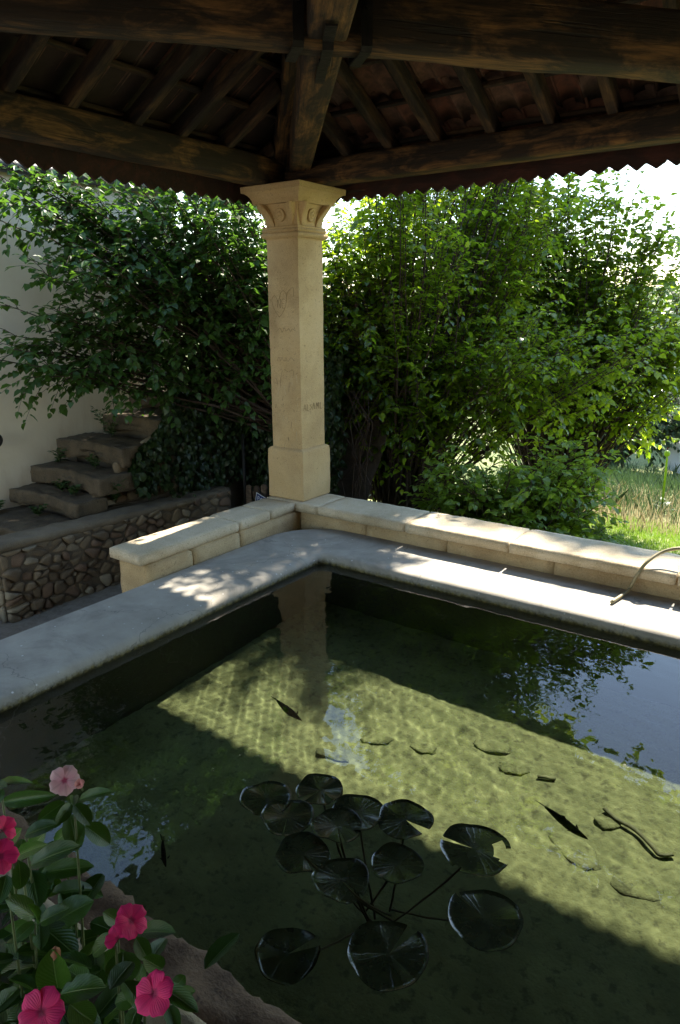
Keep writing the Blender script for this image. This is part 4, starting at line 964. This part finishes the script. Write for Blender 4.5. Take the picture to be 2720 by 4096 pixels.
v, f = tube(smooth_path([(2.84, -1.50, FZ+.03), (2.90, -1.53, FZ+.02), (2.98, -1.545, FZ+.022), (3.06, -1.60, FZ+.02), (3.10, -1.63, FZ+.015), (3.14, -1.60, FZ+.02)], 4), .010, 7)
o = tag(mesh('sunken_branch', v, f, M_stick, smooth=True), 'crooked sunken branch on the basin floor at right', 'branch'); o.cycles.is_caustics_receiver = True
v, f = tube([(2.52, -1.46, FZ+.02), (2.56, -1.44, FZ+.025), (2.60, -1.425, FZ+.02)], .009, 6)
o = tag(mesh('sunken_twig', v, f, M_stick, smooth=True), 'short sunken twig beside the rounded stone', 'twig'); o.cycles.is_caustics_receiver = True

# ---------------------------------------------------------------- garden hose over the right parapet
M_hose = simple('hose_rubber', (.26, .23, .13), .4, 0, 40, .2)
P = smooth_path([(2.50, -.30, -.60+.45), (2.535, -.095, -.145), (2.552, -.075, -.10), (2.578, -.072, -.03), (2.61, -.03, .035), (2.67, .06, .085), (2.76, .10, .115), (2.86, .12, .11), (2.98, .18, .07), (3.10, .25, .02), (3.3, .28, .014), (3.6, .2, .014)], 6)
P[0] = np.array([2.50, -.30, -.152])
v, f = tube(P, .0105, 10); tag(mesh('garden_hose', v, f, M_hose, smooth=True), 'tan garden hose looping over the right parapet into the basin', 'hose')

# ---------------------------------------------------------------- trough with periwinkles
trough = empty('planter_trough', (2.1, -3.95, -.15), 'pale cast stone trough holding the flowers', 'planter')
V = []; F = []
def ringbox(x0, x1, y0, y1, z, r=.03):
    out = []
    for cx_, cy_, a0 in ((x1-r, y1-r, 0), (x0+r, y1-r, 90), (x0+r, y0+r, 180), (x1-r, y0+r, 270)):
        for a in (0, 30, 60, 90): out.append((cx_ + r*math.cos(R(a0+a)), cy_ + r*math.sin(R(a0+a)), z))
    return out
rg = [ringbox(1.50, 2.80, -4.12, -3.72, -.145), ringbox(1.47, 2.83, -4.15, -3.71, .28), ringbox(1.455, 2.845, -4.165, -3.698, .30), ringbox(1.45, 2.85, -4.17, -3.695, .33), ringbox(1.457, 2.843, -4.163, -3.700, .347), ringbox(1.475, 2.825, -4.145, -3.715, .352), ringbox(1.495, 2.805, -4.125, -3.735, .345), ringbox(1.50, 2.80, -4.12, -3.74, .30)]
V = [p for g in rg for p in g]; k = 16
for i in range(len(rg)-1):
    for j in range(k): F.append((i*k+j, i*k+(j+1) % k, (i+1)*k+(j+1) % k, (i+1)*k+j))
mesh('body', V, F, M_pot, trough, smooth=True)
mesh('soil', ringbox(1.499, 2.801, -4.121, -3.739, .305), [tuple(range(16))], M_soil, trough)
def vleaf_data():
    V = []; F = []; UV = []; nu, nv_ = 6, 10
    for j in range(nv_+1):
        t = j/nv_; w = (math.sin(math.pi*min(1, t**.80*.985+.0))**.62)*(.86 + .25*t) if 0 < t < 1 else 0.0
        if t == 0: w = .10
        if t == 1: w = .06
        for i in range(nu+1):
            u = i/nu*2-1; V.append((u*w*.5, t, .10*abs(u)**1.3*w + .012*math.sin(t*22)*abs(u) - .16*t*t)); UV.append((i/nu, t))
    for j in range(nv_):
        for i in range(nu): F.append((j*(nu+1)+i, j*(nu+1)+i+1, (j+1)*(nu+1)+i+1, (j+1)*(nu+1)+i))
    m = mdata('leaf', V, F, M_vinca, True); ul = m.uv_layers.new(name='UVMap')
    for l in m.loops: ul.data[l.index].uv = UV[l.vertex_index]
    return m
VL = vleaf_data()
def mk_petal(name, base, edge, throat):
    t = MT(name); uv = t.n('TexCoord').outputs['UV']; s = t.n('SeparateXYZ', {'Vector': uv}); a = t.noise(t.pos(), 300, 3, .6)
    c = t.mix(t.ramp(s.outputs['Y'], (.25, 0.), (1., 1.)), base, edge); c = t.mix(t.ramp(s.outputs['Y'], (.10, 1.), (.24, 0.)), c, throat); c = t.mix(.10, c, t.mix(a, (.5, .1, .2), edge)); vv = t.math('SINE', t.math('MULTIPLY', t.math('SUBTRACT', s.outputs['X'], .5), 60.)); c = t.mix(t.math('MULTIPLY', t.ramp(vv, (.5, 0.), (1., 1.)), .22), c, tuple(k*.55 for k in base)); cl = t.math('ABSOLUTE', t.math('SUBTRACT', s.outputs['X'], .5)); c = t.mix(t.ramp(cl, (.02, .35), (.10, 0.)), c, tuple(k*.6 for k in base)); t.bump(vv, .25, .0015)
    t.P(Base_Color=c, Roughness=.55); tl = t.n('BsdfTranslucent', {'Color': c}); ms = t.n('MixShader', {0: .3, 1: t.b.outputs[0], 2: tl.outputs[0]}); t.t.links.new(ms.outputs[0], t.o.inputs['Surface']); return t.m
M_pink = mk_petal('hot_pink_petal', (.82, .014, .15), (.80, .022, .19), (.28, .0, .05)); M_pale = mk_petal('pale_pink_petal', (.80, .42, .52), (.86, .62, .66), (.45, .01, .10)); M_salm = mk_petal('salmon_petal', (.75, .22, .22), (.85, .45, .40), (.5, .05, .08))
M_eye = simple('flower_eye', (.10, .01, .02), .7); M_brown = simple('withered_bud', (.24, .10, .05), .8); M_bud = M_salm
def petal_data(mat, curl=.05):
    V = []; F = []; UV = []; nu, nv_ = 6, 8
    for j in range(nv_+1):
        t = j/nv_; w = .09 + .86*(math.sin(math.pi*.5*min(1, t/.66))**1.35 if t < .66 else math.sqrt(max(0, 1-((t-.66)/.34)**2)))*(1 if t < 1 else 0)
        for i in range(nu+1):
            u = i/nu*2-1; sk = .16*t*t; V.append((u*w*.5 + sk*.5, t*(1 - .04*(u+.3)**2), .13*u*t*w + curl*math.sin(t*3.0) - .08*t*t*abs(u) + (.05 if t < .1 else 0)*0)); UV.append((i/nu, t))
    for j in range(nv_):
        for i in range(nu): F.append((j*(nu+1)+i, j*(nu+1)+i+1, (j+1)*(nu+1)+i+1, (j+1)*(nu+1)+i))
    m = mdata('petal', V, F, mat, True); ul = m.uv_layers.new(name='UVMap')
    for l in m.loops: ul.data[l.index].uv = UV[l.vertex_index]
    return m
PET = {'pink': petal_data(M_pink), 'pale': petal_data(M_pale), 'bud': petal_data(M_salm, .3)}
def rotframe(d, n):
    d = Vector(d).normalized(); x = d.cross(Vector(n)).normalized(); z = x.cross(d); return x, d, z
def place(name, data, loc, d, n, sw, sl, parent):
    x, y, z = rotframe(d, n); o = bpy.data.objects.new(name, data); COL.objects.link(o); o.parent = parent; p = Vector(loc) - ORG[parent.name]
    o.matrix_basis = Matrix(((x.x*sw, y.x*sl, z.x*sl, p.x), (x.y*sw, y.y*sl, z.y*sl, p.y), (x.z*sw, y.z*sl, z.z*sl, p.z), (0, 0, 0, 1))); ORG[o.name] = Vector(loc); return o
def flower(parent, loc, dia, kind, seed):
    r = random.Random(seed); loc = Vector(loc); tocam = (Vector(CAM) - loc).normalized(); n = (tocam + Vector((r.gauss(0, .25), r.gauss(0, .25), .2))).normalized()
    a = n.cross(Vector((0, 0, 1))).normalized(); b = n.cross(a)
    cen = 'withered' if kind == 'dry' else None
    if kind == 'dry':
        v, f = tube([loc - Vector((0, 0, .03)), loc - n*.004, loc + Vector((0, 0, .012)), loc + Vector((.002, 0, .022))], [.0012, .005, .007, .001], 7); o = mesh('withered_bud', v, f, M_brown, parent, smooth=True, origin=loc); return
    v, f = tube([loc - n*.025, loc - n*.012, loc + n*.0005, loc + n*.0012], [.0012, .0016, .0030*dia/.05, .0022*dia/.05], 9)
    fo = mesh('flower', v, f, M_eye if kind != 'bud' else M_stemg, parent, smooth=True, origin=loc)
    pd = PET['pale' if kind == 'pale' else 'bud' if kind == 'bud' else 'pink']; L = dia*.56
    ks = range(5) if kind != 'pink_half' else (1, 2, 3)
    a0 = r.uniform(0, 6.28)
    for k in ks:
        th = a0 + k*2*math.pi/5 + r.gauss(0, .05); d = a*math.cos(th) + b*math.sin(th)
        if kind == 'bud': d = (d*.55 + n*.6)
        if kind == 'pink_half': d = (d + n*.15)
        d = (d + n*r.gauss(.02, .05)).normalized(); place('petal', pd, loc + n*(.0012 + .0003*k), d, n if kind != 'bud' else (n - d*.3 + a*.2), L*1.02, L, fo)
LEAVES=[(2.513,-3.869,0.825,2.57,-3.863,0.853,0.01),(2.523,-3.884,0.832,2.548,-3.881,0.846,0.0147),(2.53,-3.888,0.809,2.53,-3.876,0.824,0.0115),(2.45,-3.839,0.746,2.522,-3.811,0.771,0.0198),(2.554,-3.864,0.752,2.586,-3.841,0.772,0.02),(2.584,-3.894,0.754,2.633,-3.89,0.792,0.0168),(2.584,-3.878,0.725,2.636,-3.847,0.763,0.027),(2.612,-3.907,0.769,2.617,-3.911,0.73,0.0194),(2.61,-3.925,0.758,2.629,-3.947,0.747,0.0185),(2.5,-3.821,0.624,2.558,-3.78,0.638,0.0248),(2.536,-3.854,0.673,2.58,-3.873,0.655,0.0269),(2.558,-3.885,0.76,2.574,-3.884,0.783,0.0147),(2.585,-3.89,0.762,2.581,-3.883,0.771,0.0112),(2.625,-3.904,0.68,2.617,-3.926,0.723,0.0222),(2.64,-3.905,0.68,2.667,-3.885,0.702,0.0189),(2.645,-3.912,0.687,2.669,-3.922,0.738,0.0109),(2.61,-3.897,0.655,2.603,-3.925,0.645,0.0154),(2.583,-3.886,0.632,2.545,-3.917,0.604,0.0217),(2.571,-3.868,0.599,2.632,-3.861,0.585,0.0344),(2.578,-3.851,0.599,2.614,-3.82,0.629,0.0347),(2.547,-3.792,0.611,2.57,-3.82,0.611,0.0275),(2.517,-3.847,0.66,2.517,-3.875,0.634,0.0265),(2.48,-3.876,0.58,2.469,-3.867,0.611,0.0216),(2.554,-3.792,0.74,2.59,-3.809,0.712,0.0265),(2.581,-3.799,0.775,2.608,-3.794,0.754,0.0198),(2.569,-3.797,0.769,2.587,-3.829,0.769,0.0156),(2.547,-3.768,0.749,2.588,-3.75,0.772,0.0153),(2.544,-3.764,0.696,2.575,-3.745,0.668,0.0266),(2.512,-3.774,0.732,2.506,-3.813,0.725,0.0183),(2.512,-3.786,0.697,2.494,-3.802,0.709,0.0165),(2.587,-3.801,0.794,2.616,-3.819,0.81,0.0102),(2.493,-3.789,0.655,2.518,-3.779,0.686,0.0168),(2.734,-3.854,0.671,2.708,-3.876,0.645,0.0194),(2.725,-3.839,0.624,2.749,-3.86,0.606,0.0385),(2.743,-3.829,0.651,2.765,-3.828,0.628,0.0183),(2.711,-3.801,0.615,2.766,-3.794,0.65,0.0225),(2.697,-3.825,0.648,2.694,-3.838,0.671,0.018),(2.651,-3.803,0.583,2.62,-3.816,0.594,0.0226),(2.793,-3.827,0.627,2.793,-3.848,0.66,0.0202),(2.791,-3.87,0.619,2.774,-3.889,0.616,0.0196),(2.82,-3.844,0.597,2.855,-3.861,0.606,0.0168),(2.809,-3.819,0.581,2.832,-3.815,0.603,0.0157),(2.791,-3.809,0.574,2.796,-3.796,0.585,0.016),(2.794,-3.873,0.604,2.808,-3.894,0.607,0.0181),(2.737,-3.817,0.589,2.736,-3.83,0.573,0.0213),(2.706,-3.928,0.628,2.72,-3.939,0.694,0.0362),(2.725,-3.935,0.641,2.772,-3.912,0.666,0.028),(2.751,-3.939,0.648,2.775,-3.926,0.621,0.0259),(2.727,-3.939,0.624,2.762,-3.946,0.624,0.0177),(2.541,-3.868,0.551,2.537,-3.894,0.505,0.0318),(2.492,-3.903,0.479,2.563,-3.88,0.525,0.0306),(2.615,-3.855,0.509,2.641,-3.834,0.571,0.0295),(2.584,-3.953,0.512,2.601,-3.926,0.539,0.0246),(2.698,-3.874,0.506,2.733,-3.862,0.56,0.0229),(2.639,-3.822,0.482,2.669,-3.806,0.487,0.0265),(2.614,-3.811,0.492,2.656,-3.807,0.547,0.0234),(2.495,-3.886,0.446,2.488,-3.89,0.506,0.0293),(2.566,-3.81,0.518,2.581,-3.792,0.523,0.0202),(2.524,-3.837,0.528,2.543,-3.864,0.505,0.0293),(2.473,-3.857,0.504,2.464,-3.879,0.476,0.0261),(2.587,-3.827,0.501,2.631,-3.839,0.506,0.0252),(2.462,-3.85,0.617,2.493,-3.857,0.588,0.0238),(2.479,-3.793,0.674,2.456,-3.814,0.641,0.0224),(2.507,-3.807,0.574,2.514,-3.818,0.62,0.0243)]
FLOWERS=[ (2.629,-3.837,0.861,0.0209,"pale"),(2.77,-3.852,0.715,0.0225,"pink"),(2.748,-3.86,0.679,0.017,"pink_half"),(2.843,-3.879,0.669,0.0256,"pink"),(2.756,-3.977,0.677,0.0271,"pink"),(2.643,-3.944,0.819,0.0221,"pink"),(2.627,-3.929,0.841,0.018,"pink_half"),(2.652,-3.828,0.857,0.0099,"bud"),(2.713,-3.928,0.684,0.006,"dry") ]
PLANTS = [('pale', (2.55, -3.88), 'periwinkle with pale pink flower and salmon bud above the dark water'), ('left', (2.60, -3.97), 'hot pink periwinkle cut off by the left picture edge'), ('low', (2.66, -3.97), 'periwinkle with a large pink flower in the bottom corner'), ('right', (2.75, -3.92), 'periwinkle with three hot pink flowers over the rough stone edge')]
proots = {}
for key, (x, y), lab in PLANTS: proots[key] = empty('periwinkle', (x, y, .305), lab, 'flower plant', 'periwinkles in the trough')
def owner(P):
    x, y, z = P; d = np.array(P) - CAM; zz = d@cf; u = d@cr/zz; v_ = d@cu/zz
    if v_ > -.53 and u > -.45: return 'pale'
    if u > -.345 and v_ < -.53: return 'right'
    return 'left' if v_ > -.62 else 'low'
lr = random.Random(4)
for i, q in enumerate(LEAVES):
    A = np.array(q[:3]); B = np.array(q[3:6]); w = q[6]; k = owner((A+B)/2); L = np.linalg.norm(B-A); n = Vector(CAM - A).normalized() + Vector((lr.gauss(0, .22), lr.gauss(0, .22), .55 + lr.gauss(0, .2)))
    place('leaf', VL, A, B-A, n, w*1.25, L*1.12, proots[k])
    pr_ = proots[k]; b = np.array(ORG[pr_.name]) + np.array([lr.gauss(0, .03), lr.gauss(0, .03), 0])
    if i % 4 == 0: v, f = tube(bez(b + np.array([(A-b)[0]*.7, (A-b)[1]*.7, 0]), (b + A)/2 + np.array([(A-b)[0]*.35, (A-b)[1]*.35, -.03]), A, 7), np.linspace(.0028, .0016, 7), 6); mesh('stem', v, f, M_stemg, pr_, smooth=True)
# darker inner leaves lower down in each plant
for k, pr_ in proots.items():
    o0 = np.array(ORG[pr_.name])
    for j in range(80):
        A = o0 + np.array([lr.gauss(-.03, .11), lr.gauss(-.01, .06), lr.uniform(.05, .33)]); a = lr.uniform(0, 6.28); D_ = np.array([math.cos(a), math.sin(a), lr.uniform(-.35, .25)])
        place('leaf', VL, A, D_, Vector((lr.gauss(0, .3), lr.gauss(0, .3), 1)), lr.uniform(.024, .034), lr.uniform(.05, .07), pr_)
for i, (x, y, z, dia, kind) in enumerate(FLOWERS):
    dia *= 1.85
    k = owner((x, y, z)) if kind not in ('dry',) else 'low'
    flower(proots[k], (x, y, z), dia, kind, i+2)

# ---------------------------------------------------------------- parked car at the far right
M_carw = simple('white_car_paint', (.78, .78, .78), .25, 0, 5, .02); M_glass = simple('car_glass', (.02, .03, .05), .05); M_tyre = simple('tyre_rubber', (.02, .02, .02), .8); M_rimm = simple('wheel_rim', (.4, .4, .4), .35, .8); M_lamp = simple('red_lamp', (.4, .02, .02), .3)
CY = 14.0; CX = .32; CG = gz(1.5, CY); car = empty('parked_car', (2.0, CY, CG), 'white parked car half hidden behind the willow at the meadow edge', 'car')
def extr(P, y0, y1):
    k = len(P); V = [(x+CX, y0, z) for x, z in P] + [(x+CX, y1, z) for x, z in P]
    return V, [tuple(range(k)), tuple(range(2*k-1, k-1, -1))] + [(j, j+k, (j+1) % k+k, (j+1) % k) for j in range(k)]
cz = CG
mesh('body', *extr([(-.08, cz+.28), (.25, cz+.20), (3.9, cz+.20), (4.12, cz+.3), (4.10, cz+.62), (3.2, cz+.90), (.30, cz+.92), (-.05, cz+.88), (-.12, cz+.60)], CY-.85, CY+.85), M_carw, car)
cb = mesh('cabin', *extr([(.12, cz+.915), (3.15, cz+.90), (2.45, cz+1.36), (2.2, cz+1.42), (.75, cz+1.42), (.5, cz+1.36)], CY-.74, CY+.74), M_carw, car)
for a in ([(.36, cz+.95), (1.25, cz+.945), (1.25, cz+1.35), (.66, cz+1.35)], [(1.33, cz+.945), (2.85, cz+.94), (2.38, cz+1.34), (1.33, cz+1.35)]): mesh('side_window', *extr(a, CY-.752, CY-.738), M_glass, cb)
for x in (.75, 3.2):
    for y in (CY-.80, CY+.68):
        v, f = tube([(x+CX, y-.06, cz+.31), (x+CX, y+.12, cz+.31)], .31, 20); w_ = mesh('wheel', v, f, M_tyre, car); v, f = tube([(x+CX, y-.065, cz+.31), (x+CX, y-.055, cz+.31)], .19, 16); mesh('rim', v, f, M_rimm, w_)
mesh('tail_lamp', *box(CX-.115, CX-.06, CY-.80, CY-.62, cz+.62, cz+.78, .01), M_lamp, car)
